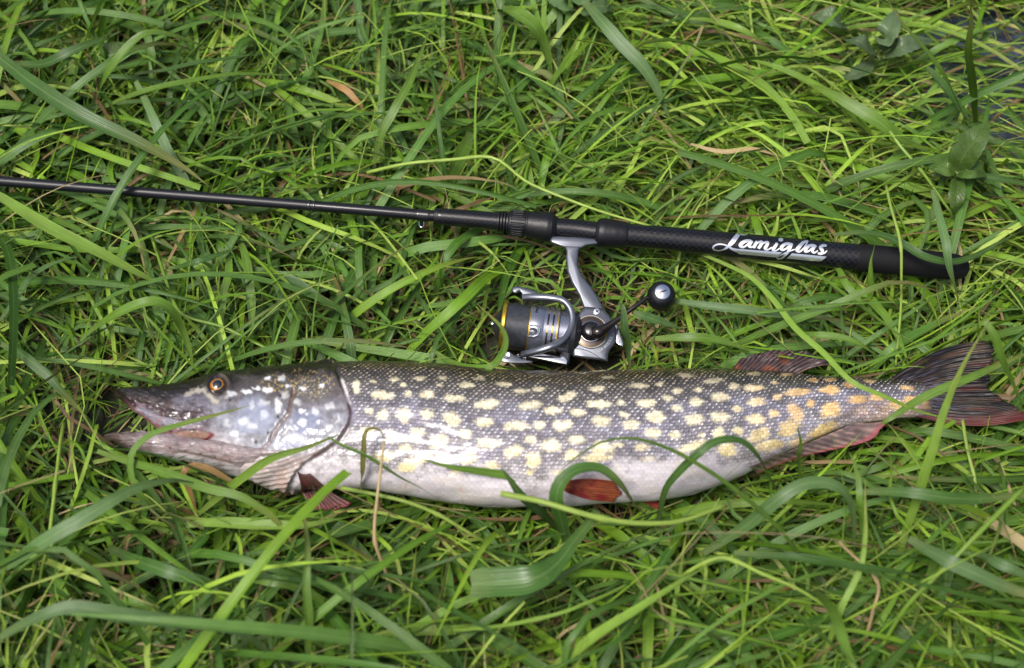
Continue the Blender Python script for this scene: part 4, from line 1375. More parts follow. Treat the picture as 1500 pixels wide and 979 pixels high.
DEEP = np.array([(0.038, 0.098, 0.010), (0.048, 0.115, 0.014), (0.060, 0.134, 0.019), (0.076, 0.154, 0.028), (0.052, 0.110, 0.016)])
MIDG = np.array([(0.096, 0.208, 0.010), (0.115, 0.230, 0.012), (0.135, 0.248, 0.015), (0.100, 0.198, 0.026)])
PALE = np.array([(0.212, 0.358, 0.026), (0.252, 0.388, 0.040), (0.310, 0.420, 0.075)])
DEAD = np.array([(0.21, 0.135, 0.050), (0.30, 0.21, 0.095), (0.125, 0.072, 0.028), (0.38, 0.30, 0.15), (0.165, 0.105, 0.05)])


def pick(arr, n, r=rng):
    return arr[r.integers(0, len(arr), n)] * r.uniform(0.8, 1.2, (n, 1))


def flow_az(x, y, r):
    """mean lie of the grass and its spread"""
    px, py, _ = proj(np.stack([x, y, np.full_like(x, 0.03)], -1))
    n = fnoise(x * 4.0, y * 4.0, 12, 2) - 0.5
    swirl = n * 5.0
    rgt = sstep(820, 960, px) * (1 - sstep(300, 420, py))
    base = np.where(r.random(len(x)) < 0.5, 0.15, np.pi - 0.25) + n * 1.2
    az = np.where(r.random(len(x)) < rgt * 0.85, base + r.normal(0, 0.35, len(x)), swirl + r.normal(0, 1.2, len(x)))
    return az, px, py


def sow(name, N, S, Lr, Wr, elr, el1r, palette, zfl, kink, seed, mat, prof='leaf', area=(-0.78, 0.78, -0.50, 0.60), rot=0.3, dead_tip=0.25, keep=0.03, maxh=None, weight=None):
    r = np.random.default_rng(seed)
    x = r.uniform(area[0], area[1], N); y = r.uniform(area[2], area[3], N)
    az, px, py = flow_az(x, y, r)
    if weight is not None:
        k = r.random(N) < weight(px, py, x, y)
        x, y, az, px, py = x[k], y[k], az[k], px[k], py[k]
    n = len(x)
    wd = water_depth(x, y)
    k = r.random(n) > wd * 0.85
    x, y, az, px, py = x[k], y[k], az[k], px[k], py[k]
    n = len(x)
    z = -0.004 + r.uniform(0, 0.008, n) - 0.03 * water_depth(x, y)
    root = np.stack([x, y, z], -1)
    L = np.exp(r.uniform(np.log(Lr[0]), np.log(Lr[1]), n))
    # taller growth to the camera's side and at the left edge
    tall = 1 + 0.35 * sstep(700, 900, py)
    el0 = r.uniform(elr[0], elr[1], n) * np.where(py > 720, 1.12, 1.0)
    el1 = r.uniform(el1r[0], el1r[1], n)
    c = blade_lines(n, root, az, el0, el1, r.uniform(0.6, 1.5, n), L * np.minimum(tall, 1.3), r.normal(0, 0.4, n), S, r.uniform(zfl[0], zfl[1], n), kink, r)
    bad = f_inside(c).any(1)
    mid = (c[:, 1:] + c[:, :-1]) / 2
    bad |= f_inside(mid).any(1)
    fi, ro, re, tl = f_hides(np.concatenate([c, mid], 1))
    bad |= fi.any(1) & (r.random(n) > keep) | ro.any(1) & (r.random(n) > keep) | re.any(1) | tl.any(1) & (r.random(n) > 0.12)
    if maxh is not None:
        bad |= c[..., 2].max(1) > maxh
    # keep clear of the lens
    bad |= (((c - CAM) @ FWD) < 0.85).any(1)
    c = c[~bad]
    n = len(c)
    cols = palette(n, r, px[~bad], py[~bad])
    W = np.exp(r.uniform(np.log(Wr[0]), np.log(Wr[1]), n))
    tip = pick(DEAD, n, r)
    v, f, cc, bp = blade_mesh(c, W, r.normal(0, rot, n), r.normal(0, 0.9, n), r.uniform(0.05, 0.55, n), cols, tip, np.where(r.random(n) < dead_tip, r.uniform(0.3, 1, n), 0), r.random(n), prof)
    return v, f, cc, bp


def pal_mid(n, r, px, py):
    c = np.where((r.random(n) < 0.42 + 0.25 * sstep(500, 950, px))[:, None], pick(MIDG, n, r), pick(DEEP, n, r))
    p = (r.random(n) < 0.20 + 0.2 * sstep(800, 1000, px) * (1 - sstep(330, 450, py)))
    c = np.where(p[:, None], pick(PALE, n, r), c)
    d = r.random(n) < 0.05
    return np.where(d[:, None], pick(DEAD, n, r), c)


def pal_broad(n, r, px, py):
    c = np.where((r.random(n) < 0.3)[:, None], pick(MIDG, n, r), pick(DEEP, n, r) * 1.1)
    d = r.random(n) < 0.008
    return np.where(d[:, None], pick(DEAD, n, r), c)


def pal_stem(n, r, px, py):
    c = pick(PALE, n, r)
    c = np.where((r.random(n) < 0.35)[:, None], pick(MIDG, n, r) * 1.2, c)
    d = r.random(n) < 0.10
    return np.where(d[:, None], pick(DEAD, n, r), c)


def pal_dead(n, r, px, py):
    return pick(DEAD, n, r)


def pile(name, sets, mat):
    vs_, fs_, cs_, bs_, n = [], [], [], [], 0
    for v, f, c_, b in sets:
        vs_.append(v); fs_.append(f + n); cs_.append(c_); bs_.append(b); n += len(v)
    me = make_mesh(name, np.vstack(vs_), np.vstack(fs_), True, np.vstack(cs_), np.vstack(bs_))
    return link(name, me, mat, kind='stuff')


fine_w = lambda px, py, x, y: 0.65 + 0.35 * sstep(800, 950, px)
broad_w = lambda px, py, x, y: 1 - 0.30 * sstep(450, 700, px) - 0.50 * sstep(830, 950, px) * (1 - sstep(330, 420, py))
D2 = math.radians
o = pile('grass', [
    sow('u', 19000, 7, (0.035, 0.12), (0.0013, 0.0036), (D2(15), D2(75)), (D2(-30), D2(20)), pal_mid, (0.004, 0.024), 0.35, 21, None, weight=fine_w),
    sow('m', 9500, 9, (0.08, 0.22), (0.0022, 0.0058), (D2(12), D2(62)), (D2(-40), D2(5)), pal_mid, (0.010, 0.036), 0.42, 22, None),
    sow('b', 2300, 12, (0.15, 0.32), (0.0055, 0.0105), (D2(18), D2(62)), (D2(-50), D2(-5)), pal_broad, (0.018, 0.046), 0.4, 23, None, weight=broad_w, rot=0.45),
    sow('s', 2600, 8, (0.08, 0.26), (0.0010, 0.0022), (D2(15), D2(65)), (D2(-25), D2(20)), pal_stem, (0.012, 0.042), 0.45, 24, None, prof='stem', rot=0.2, dead_tip=0.1),
], M_GRASS)
o['label'] = 'tangled green grass flattened around the pike and the rod'
o['category'] = 'grass'
o = pile('straw', [
    sow('d', 4400, 6, (0.05, 0.16), (0.0013, 0.0050), (D2(0), D2(22)), (D2(-15), D2(10)), pal_dead, (0.003, 0.018), 0.35, 31, None, dead_tip=0),
    sow('d2', 240, 9, (0.08, 0.20), (0.0016, 0.0048), (D2(12), D2(50)), (D2(-40), D2(0)), pal_dead, (0.012, 0.036), 0.4, 32, None, dead_tip=0),
], M_STRAW)
o['label'] = 'dry brown straw and dead blades lying under the green grass'
o['category'] = 'straw'
# the meadow around the frame, thinner
out_w = lambda px, py, x, y: (np.maximum(np.abs(x) - 0.72, np.maximum(y - 0.55, -0.46 - y)) > 0) * np.exp(-np.maximum(0, np.hypot(x, y) - 1.0) * 0.9)
o = pile('meadow_grass', [
    sow('o', 26000, 6, (0.09, 0.26), (0.003, 0.009), (D2(18), D2(65)), (D2(-40), D2(0)), pal_mid, (0.008, 0.04), 0.25, 41, None, area=(-2.6, 2.6, -2.4, 2.8), weight=out_w),
], M_GRASS)
o['label'] = 'longer green meadow grass spreading out around the trampled patch'
o['category'] = 'grass'

# ------------------------------------------------------------------ single blades that stand out
CG = dict(deep=(0.046, 0.108, 0.018), blue=(0.076, 0.144, 0.042), mid=(0.096, 0.182, 0.020), pale=(0.165, 0.275, 0.036), lime=(0.270, 0.380, 0.065),
          tan=(0.40, 0.30, 0.15), rust=(0.30, 0.17, 0.06), olive=(0.16, 0.15, 0.04))
H = [
 # label or set, colour, width px, prof, points (px, py, z)
 ('broad green grass blade slanting down towards the thin rod blank', 'deep', 21, 'leaf', [(-40, 52, .10), (0, 85, .12), (101, 158, .12), (202, 209, .105), (270, 246, .085), (306, 274, .07)]),
 ('arched green blade bowed over in the grass behind the thin blank', 'mid', 14, 'leaf', [(135, 162, .05), (162, 101, .10), (202, 57, .12), (229, 49, .12), (287, 64, .10), (337, 84, .07)]),
 ('nearly straight green blade lying level in the grass behind the thin blank', 'mid', 12, 'leaf', [(142, 165, .05), (189, 142, .075), (253, 123, .085), (337, 111, .085), (421, 110, .075), (486, 110, .06)]),
 ('narrow dark blade with a drooping tip behind the thin blank', 'deep', 9, 'leaf', [(199, 111, .07), (270, 96, .085), (337, 86, .085), (388, 81, .08), (418, 104, .05)]),
 ('grey green blade passing under the thin rod blank', 'blue', 14, 'leaf', [(199, 118, .08), (222, 169, .075), (243, 216, .06), (270, 260, .045), (290, 300, .035), (317, 335, .03)]),
 ('short dark blade beside the crinkled pale weed', 'deep', 14, 'leaf', [(20, 96, .06), (70, 92, .08), (120, 68, .09), (178, 45, .08)]),
 ('long bright stem with a bend running behind the reel seat', 'lime', 5, 'stem', [(537, 253, .055), (601, 238, .075), (662, 233, .08), (724, 233, .08), (770, 266, .08), (820, 288, .078), (871, 307, .078), (955, 332, .07)]),
 ('twisted lime blade rising out of the grass behind the foregrip', 'pale', 11, 'leaf', [(719, 64, .05), (675, 49, .08), (635, 32, .10), (598, 10, .11)]),
 ('wide green blade curving down beside the nettle', 'mid', 22, 'leaf', [(720, 12, .06), (749, 17, .10), (780, 37, .10), (797, 67, .08), (809, 112, .05)]),
 ('long blue green blade drooping in a curve below the nettle leaves', 'blue', 18, 'leaf', [(850, 0, .08), (871, 20, .10), (905, 57, .10), (938, 94, .09), (965, 135, .07), (982, 180, .045)]),
 ('short upright green blade standing below the nettle', 'mid', 9, 'leaf', [(800, 140, .04), (830, 88, .08), (851, 48, .11)]),
 ('slim green blade slanting up behind the carbon foregrip', 'mid', 12, 'leaf', [(547, 236, .04), (561, 189, .07), (601, 118, .09), (628, 44, .08)]),
 ('wide short green blade pointing down at the carbon foregrip', 'mid', 22, 'leaf', [(690, 195, .04), (679, 219, .06), (658, 270, .055), (645, 308, .04)]),
 ('tall blade rising past the toothed leaves by the water', 'mid', 11, 'leaf', [(1421, 190, .05), (1394, 135, .11), (1367, 88, .14), (1324, 37, .16), (1296, -8, .17)]),
 ('wide glossy blade slanting down towards the dock plant', 'mid', 19, 'leaf', [(1360, 222, .045), (1320, 202, .07), (1287, 179, .085), (1236, 148, .09), (1179, 122, .08)]),
 ('thin pale stem leaning from the wide glossy blade to the rod butt', 'pale', 5, 'stem', [(1303, 192, .08), (1347, 249, .07), (1388, 303, .05), (1404, 335, .03)]),
 ('tall upright blade standing in front of the water', 'mid', 12, 'leaf', [(1430, 205, .0), (1424, 140, .08), (1420, 90, .15), (1421, 40, .20), (1421, -10, .24)]),
 ('short dark blade leaning over the dock plant from the water', 'deep', 13, 'leaf', [(1357, 98, .10), (1398, 145, .08), (1424, 188, .05)]),
 ('dark blade lying level in front of the dock plant', 'deep', 10, 'leaf', [(1364, 256, .07), (1421, 256, .075), (1500, 270, .07), (1540, 278, .06)]),
 ('curved pale blade in fine matted grass between nettle and toothed leaves', 'pale', 12, 'leaf', [(1010, 30, .06), (1060, 34, .09), (1100, 52, .09), (1128, 68, .07)]),
 ('dry tan blade lying behind the silver lettering of the handle', 'tan', 9, 'leaf', [(1080, 285, .045), (1105, 262, .06), (1135, 250, .06), (1160, 247, .05)]),
 ('dry twisted tan blade lying in the middle of the fine matted grass', 'tan', 7, 'leaf', [(1010, 213, .05), (1060, 222, .055), (1110, 218, .055), (1150, 231, .045)]),
 ('curled rust brown blade among green grass behind the carbon sleeve', 'rust', 9, 'leaf', [(478, 118, .05), (500, 128, .065), (525, 150, .06), (533, 172, .045)]),
 ('broad pale green grass blade sloping below the thin rod blank', 'pale', 19, 'leaf', [(-30, 272, .10), (0, 290, .11), (50, 322, .115), (118, 357, .11), (202, 401, .09), (262, 432, .06)]),
 ('arched green grass blade hooked over above the snout of the pike', 'mid', 15, 'leaf', [(118, 500, .04), (128, 488, .055), (162, 465, .085), (202, 445, .10), (229, 441, .10), (250, 455, .09), (270, 488, .065), (283, 549, .035)]),
 ('blue green blade below the broad pale blade under the blank', 'blue', 12, 'leaf', [(0, 470, .07), (60, 395, .07), (120, 375, .06)]),
 ('dark blade slanting down towards the snout tip of the pike', 'deep', 14, 'leaf', [(0, 505, .08), (40, 525, .085), (90, 570, .075), (130, 612, .05)]),
 ('slender dark blade sloping up beneath the thin blank', 'deep', 9, 'leaf', [(245, 395, .05), (290, 383, .07), (355, 362, .06)]),
 ('green blade curving down from the carbon sleeve towards the pike', 'mid', 12, 'leaf', [(345, 345, .045), (360, 380, .065), (368, 430, .06), (371, 490, .04)]),
 ('wide blue green blade sloping down below the carbon sleeve', 'blue', 14, 'leaf', [(365, 392, .06), (410, 405, .065), (460, 430, .06), (505, 455, .045)]),
 ('upright green blade with its foot behind the eye of the pike', 'mid', 11, 'leaf', [(330, 335, .045), (335, 400, .055), (325, 440, .05), (325, 540, .03)]),
 ('long pale kinked stem sloping down to the back of the pike head', 'pale', 5, 'stem', [(225, 350, .05), (247, 420, .06), (268, 460, .06), (330, 480, .055), (432, 528, .045)]),
 ('green blade curled like a hook in front of the reel spool', 'mid', 10, 'leaf', [(632, 514, .05), (660, 531, .06), (692, 540, .075), (721, 537, .085), (737, 516, .085), (740, 500, .082), (735, 483, .075), (721, 465, .065), (698, 443, .05)]),
 ('grass blade hanging over the crank arm of the reel', 'blue', 13, 'leaf', [(908, 446, .085), (912, 452, .09), (916, 486, .075), (920, 520, .05), (923, 543, .035)]),
 ('short grey green blade lying below the reel knob', 'blue', 13, 'leaf', [(926, 457, .07), (966, 470, .06), (1000, 485, .045)]),
 ('green blade slanting down below the silver lettering', 'mid', 10, 'leaf', [(1216, 377, .05), (1243, 421, .06), (1278, 467, .045)]),
 ('slim green blade running from the handle to the tail fin', 'mid', 8, 'leaf', [(1162, 387, .045), (1202, 407, .065), (1253, 441, .07), (1303, 482, .065), (1367, 519, .06)]),
 ('long level blue green blade between the reel knob and butt grip', 'blue', 12, 'leaf', [(960, 440, .05), (1000, 443, .06), (1067, 453, .065), (1152, 461, .065), (1219, 467, .055), (1262, 476, .04)]),
 ('green blade lying level next to the front of the dorsal fin', 'mid', 13, 'leaf', [(960, 496, .05), (1000, 495, .06), (1051, 499, .06), (1084, 509, .055), (1113, 519, .045)]),
 ('bowed green blade arching between dorsal fin and tail fin', 'mid', 10, 'leaf', [(1160, 492, .045), (1189, 492, .065), (1236, 495, .07), (1270, 509, .065), (1291, 528, .045)]),
 ('curved green blade lying over the rounded butt of the rod', 'deep', 12, 'leaf', [(1225, 344, .06), (1264, 342, .075), (1293, 345, .085), (1322, 357, .09), (1352, 376, .09), (1387, 383, .088), (1416, 378, .08), (1445, 366, .07), (1500, 338, .06)]),
 ('straight upright blade crossing the rod butt near its end', 'blue', 12, 'leaf', [(1368, 280, .10), (1372, 300, .105), (1384, 359, .10), (1393, 400, .085), (1402, 438, .06), (1410, 468, .04)]),
 ('thin pale stem crossing the middle of the black rod butt', 'lime', 4.5, 'stem', [(1298, 270, .10), (1305, 300, .11), (1320, 373, .10), (1322, 438, .07), (1312, 540, .03)]),
 ('narrow blade standing against the front of the rod butt grip', 'mid', 8, 'leaf', [(1275, 462, .035), (1274, 438, .05), (1277, 397, .08), (1281, 357, .10)]),
 ('long kinked stem running from the rod handle over the tail root of the pike', 'pale', 8, 'leaf', [(1030, 373, .05), (1065, 388, .06), (1101, 407, .07), (1135, 441, .075), (1168, 482, .08), (1207, 516, .085), (1249, 559, .09), (1287, 577, .088), (1340, 601, .075), (1367, 608, .068), (1409, 618, .06)]),
 ('tall blade leaning in front of the tail fin of the pike', 'pale', 14, 'leaf', [(1316, 831, .03), (1326, 784, .06), (1349, 710, .11), (1367, 660, .14), (1388, 593, .17), (1415, 529, .20), (1436, 490, .215), (1450, 466, .22)]),
 ('dark blade drooping beyond the tail fin of the pike', 'mid', 15, 'leaf', [(1444, 468, .215), (1452, 486, .21), (1465, 519, .19), (1487, 572, .15), (1506, 625, .10)]),
 ('slanting green blade across the root of the tail fin', 'mid', 12, 'leaf', [(1290, 622, .065), (1300, 616, .075), (1340, 591, .08), (1380, 572, .085), (1433, 548, .09), (1473, 529, .085), (1520, 511, .07)]),
 ('thin pale stem dropping straight down below the tail fin', 'lime', 5, 'stem', [(1408, 617, .065), (1417, 660, .06), (1428, 713, .05), (1436, 800, .03), (1440, 850, .0)]),
 ('thin blade curling over the mouth and jaw of the pike', 'mid', 8.5, 'leaf', [(245, 768, .03), (239, 759, .04), (204, 721, .07), (192, 692, .08), (193, 665, .088), (204, 649, .092), (228, 633, .095), (273, 620, .097), (327, 605, .10), (366, 596, .103)]),
 ('green blade lying across the throat and gill cover of the pike', 'pale', 12, 'leaf', [(285, 757, .03), (321, 727, .06), (359, 697, .09), (393, 673, .105), (447, 657, .112), (505, 636, .116)]),
 ('broad soft green blade arching below the jaw of the pike', 'blue', 20, 'leaf', [(-30, 858, .08), (0, 835, .10), (67, 791, .13), (151, 741, .14), (202, 714, .135), (249, 704, .12), (286, 709, .095)]),
 ('very broad blue green blade arching low in the blurred grass', 'blue', 20, 'leaf', [(-30, 950, .12), (0, 932, .14), (50, 905, .16), (101, 890, .165), (168, 899, .16), (252, 910, .15), (353, 926, .13), (403, 962, .09), (440, 990, .06)]),
 ('long green blade sloping down from under the lower jaw tip', 'mid', 13, 'leaf', [(141, 660, .06), (235, 690, .09), (302, 714, .10), (356, 727, .10), (403, 761, .085), (440, 822, .05)]),
 ('broad pale blade lying level below the pectoral fin', 'pale', 16, 'leaf', [(272, 768, .06), (336, 766, .075), (420, 771, .08), (505, 760, .07)]),
 ('dry brown blade bent over below the jaw of the pike', 'rust', 12, 'leaf', [(340, 706, .06), (302, 687, .07), (279, 684, .072), (269, 694, .07), (276, 717, .055), (290, 760, .03)]),
 ('upright pale stem in the grass before the snout', 'lime', 6, 'stem', [(92, 620, .04), (82, 700, .08), (70, 790, .09), (60, 860, .05)]),
 ('long thin blade arching over the pike belly down to the lower right grass', 'mid', 9, 'leaf', [(1226, 880, .03), (1188, 842, .07), (1144, 778, .11), (1067, 710, .14), (1000, 667, .15), (960, 650, .15), (927, 643, .148), (887, 647, .14), (852, 665, .13), (820, 692, .11), (797, 728, .07)]),
 ('dark green blade bent into a high arch over the rear belly', 'deep', 12, 'leaf', [(960, 775, .03), (975, 721, .09), (993, 695, .115), (1020, 665, .135), (1041, 649, .14), (1063, 644, .14), (1087, 649, .135), (1108, 668, .125), (1127, 697, .10), (1143, 727, .08), (1156, 765, .05)]),
 ('broad green blade folded over the red pelvic fin', 'deep', 20, 'leaf', [(838, 820, .03), (823, 768, .075), (814, 727, .105), (823, 704, .115), (846, 689, .12), (880, 687, .12), (905, 707, .115), (927, 738, .09), (958, 762, .06)]),
 ('pointed blade lying flat along the white belly of the pike', 'mid', 11, 'leaf', [(830, 726, .05), (820, 721, .06), (767, 704, .085), (727, 695, .095), (660, 683, .108), (614, 674, .112)]),
 ('thick pale round stem lying in front of the pike belly', 'lime', 9, 'stem', [(732, 722, .13), (786, 734, .13), (853, 753, .13), (903, 764, .125), (954, 768, .12), (1000, 764, .115), (1062, 742, .10)]),
 ('short cut blade crossing the thick pale stem by the belly', 'deep', 14, 'leaf', [(822, 778, .05), (779, 741, .10), (762, 724, .115), (735, 685, .13)]),
 ('wide torn dark green leaf blade lying in front of the pike', 'deep', 40, 'torn', [(690, 856, .11), (735, 855, .12), (786, 845, .125), (819, 821, .12), (848, 785, .115), (872, 750, .11)]),
 ('thin green blade sloping over the body behind the gill cover', 'pale', 18, 'leaf', [(790, 990, .06), (870, 936, .10), (954, 882, .13), (1000, 852, .135), (1060, 812, .12)]),
 ('dry straw stalk standing up against the belly of the pike', 'tan', 5.5, 'stem', [(583, 895, .03), (564, 838, .07), (549, 791, .10), (555, 700, .125), (561, 645, .135)]),
 ('brownish curled blade hooked over the pike behind its gill', 'olive', 8, 'leaf', [(530, 720, .06), (531, 693, .09), (533, 645, .118), (541, 628, .122), (556, 629, .122), (563, 645, .118)]),
 ('long pale stem sloping down below the pectoral fin', 'mid', 7, 'leaf', [(480, 640, .117), (500, 652, .117), (540, 671, .115), (607, 711, .10), (652, 738, .07)]),
 ('broad bright blade slanting up beside the wide torn leaf', 'lime', 6, 'stem', [(500, 716, .10), (560, 726, .105), (620, 745, .10), (690, 780, .08), (730, 806, .05)]),
 ('broad blue green blade bent over in an arch below the anal fin', 'blue', 18, 'leaf', [(1030, 812, .05), (1084, 774, .09), (1134, 737, .12), (1175, 710, .13), (1208, 705, .13), (1235, 717, .125), (1250, 751, .10), (1253, 815, .05)]),
 ('broad pale blue green blade sloping away below the tail fin', 'blue', 20, 'leaf', [(1329, 788, .12), (1386, 821, .14), (1437, 845, .14), (1500, 872, .13), (1540, 890, .11)]),
 ('thick straight stem slanting across the grass below the tail fin', 'pale', 8, 'stem', [(1500, 716, .15), (1470, 744, .15), (1403, 811, .14), (1336, 882, .11), (1280, 970, .05)]),
 ('level dark green blade lying below the tail fin', 'deep', 16, 'leaf', [(1266, 720, .10), (1336, 722, .12), (1403, 731, .12), (1500, 727, .11), (1540, 724, .10)]),
 ('kinked bright stem bent at its joint near the bent blue green blade', 'lime', 6, 'stem', [(1000, 845, .10), (1030, 826, .12), (1057, 816, .125), (1118, 842, .12), (1185, 872, .10), (1235, 905, .06)]),
 ('long level dark blade crossing the grass below the arched blades', 'deep', 14, 'leaf', [(1075, 812, .09), (1168, 818, .11), (1269, 833, .11), (1336, 842, .10), (1410, 856, .07)]),
 ('short upright green blade under the anal fin', 'mid', 10, 'leaf', [(1262, 800, .05), (1262, 740, .09), (1258, 700, .10), (1243, 660, .10)]),
 ('short upright blade tip standing against the anal fin', 'mid', 8, 'leaf', [(1173, 720, .05), (1172, 690, .07), (1171, 660, .09), (1170, 624, .11)]),
 ('tall straight blade standing before the pectoral fin', 'mid', 12, 'leaf', [(455, 979, .05), (450, 900, .10), (448, 800, .12), (447, 735, .12)]),
 ('slim pale blade rising from the grass below the anal fin', 'pale', 9, 'leaf', [(1200, 985, .04), (1230, 900, .09), (1262, 815, .11), (1268, 700, .12)]),
 ('dry tan stalk snapped into a sharp bend', 'tan', 6, 'stem', [(1262, 975, .03), (1275, 900, .07), (1288, 856, .085), (1230, 795, .10)]),
 ('thin pale stem curving below the wide torn leaf', 'pale', 7, 'stem', [(640, 925, .06), (720, 920, .09), (800, 905, .11), (870, 880, .11), (920, 855, .09)]),
 ('short broad pale blade below the wide torn leaf', 'pale', 15, 'leaf', [(545, 930, .05), (600, 925, .07), (680, 920, .07), (740, 905, .05)]),
 ('green blade with a humped back below the dry straw stalk', 'mid', 16, 'leaf', [(310, 870, .05), (350, 845, .08), (410, 852, .09), (470, 878, .07), (520, 900, .05)]),
 ('dark broad blade lying under the broad soft arching blade', 'deep', 18, 'leaf', [(160, 805, .05), (220, 830, .08), (290, 850, .08), (350, 870, .06)]),
 ('curved green blade bending down out of the grass by the snapped stalk', 'mid', 16, 'leaf', [(1190, 860, .05), (1220, 900, .12), (1245, 960, .14), (1262, 1000, .14)]),
 ('short blue green blade under the thick straight slanting stem', 'blue', 14, 'leaf', [(1425, 810, .07), (1470, 830, .09), (1530, 855, .08)]),
]
rh = np.random.default_rng(77)
for lab, colr_, wpx, prof, pts in H:
    pts = np.array(pts, float)
    S1 = 30
    s = spline(pts, S1)
    c = P(s[:, 0], s[:, 1], s[:, 2])
    c = c + (np.stack([vnoise(np.arange(S1) / 6 + 99 * rh.random(), np.zeros(S1), 3), vnoise(np.arange(S1) / 6 + 50 * rh.random(), np.zeros(S1), 4), vnoise(np.arange(S1) / 6, np.ones(S1) * rh.random() * 9, 5)], -1) - 0.5) * 0.0025
    dep = (c - CAM) @ FWD
    Wm = wpx * dep.mean() / FPX * 1.08
    base = np.array(CG[colr_]) * rh.uniform(0.85, 1.15)
    if prof == 'stem':
        v, f = tube(c, Wm / 2 * (1 - 0.3 * np.linspace(0, 1, S1)) * (1 + 0.5 * np.exp(-((np.linspace(0, 1, S1) - rh.uniform(.3, .7)) / 0.02)**2)), 8)
        me = make_mesh('grass_stem', v, f, True, np.tile(base, (len(v), 1)),
                       np.stack([np.tile(np.linspace(-1, 1, 8), S1 + 2), np.repeat(np.linspace(0, 3, S1 + 2), 8), np.full(len(v), rh.random())], 1))
        nm = 'grass_blade_or_stem'  # a single grass stem
    else:
        one = lambda x: np.array([x], float)
        v, f, cc_, bp__ = blade_mesh(c[None], one(Wm), one(rh.normal(0.1, 0.28)), one(rh.normal(0, 0.5)), one(rh.uniform(0.15, 0.4)), base[None],
                                     np.array([[0.30, 0.25, 0.08]]), one(0.5 if rh.random() < 0.35 else 0.1), one(0.01 if prof == 'leaf' else 0.5), 'leaf')
        if prof == 'leaf':
            pass
        if prof == 'torn':
            v = v.reshape(S1, 3, 3)
            tt_ = np.linspace(0, 1, S1)
            mid_ = v[:, 1:2].copy()
            scl = np.interp(tt_, [0, .06, .35, .6, 1], [0.85, 1.0, 1.0, 0.55, 0.25]) / np.maximum(np.interp(tt_, [0, .3, .4, 1], [0.5, 1, 1, 0.02]), 0.05)
            prof0 = (0.5 + 0.5 * np.minimum(tt_ / 0.3, 1)) * (1 - np.clip((tt_ - 0.4) / 0.6, 0, 1) ** 1.9)
            scl = np.interp(tt_, [0, .06, .35, .6, 1], [0.85, 1.0, 1.0, 0.55, 0.25]) / np.maximum(prof0, 0.02)
            v = (mid_ + (v - mid_) * scl[:, None, None]).reshape(-1, 3)
        rndv = rh.random()
        bp__[:, 2] = rndv
        # a second, thinner sheet below gives the blade its thickness
        nn_ = len(v)
        v2 = v - np.array([0, 0, 0.00025])
        f2 = f[:, ::-1] + nn_
        me = make_mesh('grass_blade', np.vstack([v, v2]), np.vstack([f, f2]), True, np.vstack([cc_, cc_]), np.vstack([bp__, bp__]))
        nm = 'grass_blade_or_stem'  # a single blade of grass
    ob = link(nm, me, M_BLADE, label=lab, cat='grass blade or stem', group='long grass lying loose around the pike and rod')
    recentre(ob)

# ------------------------------------------------------------------ broad-leaved weeds
g = NT('weed_leaf')
colw = g.attr('Col').outputs['Color']
sw = g.n('SeparateXYZ'); g.put(sw.inputs[0], g.attr('bp').outputs['Vector'])
side_v = g.math('SUBTRACT', g.math('MULTIPLY', sw.outputs[1], 9.0), g.math('MULTIPLY', g.math('ABSOLUTE', sw.outputs[0]), 2.2))
vein = g.math('SUBTRACT', 1.0, g.math('MULTIPLY', g.math('ABSOLUTE', g.math('SUBTRACT', g.math('FRACT', side_v), 0.5)), 9.0), clamp=True)
rib = g.math('SUBTRACT', 1.0, g.math('MULTIPLY', g.math('ABSOLUTE', sw.outputs[0]), 11.0), clamp=True)
vv2 = g.math('MAXIMUM', g.math('MULTIPLY', vein, 0.4), rib)
nzw = g.noise(120.0, g.objco(), 4.0)
cw = g.mix(g.math('MULTIPLY', vv2, 0.35), colw, (0.20, 0.27, 0.09))
vsw = g.n('VectorMath', operation='SCALE'); g.put(vsw.inputs[0], cw); g.put(vsw.inputs['Scale'], g.math('ADD', 0.6, g.math('MULTIPLY', nzw, 0.8)))
g.set(color=vsw.outputs[0], rough=0.4, spec=0.4, normal=g.bump(g.math('SUBTRACT', nzw, g.math('MULTIPLY', vv2, 0.8)), 0.0012, 0.8))
trw = g.n('BsdfTranslucent'); g.put(trw.inputs[0], vsw.outputs[0])
mxw = g.n('MixShader'); mxw.inputs[0].default_value = 0.2
g.t.links.new(g.b.outputs[0], mxw.inputs[1]); g.t.links.new(trw.outputs[0], mxw.inputs[2]); g.t.links.new(mxw.outputs[0], g.out.inputs[0])
M_WEED = g.m


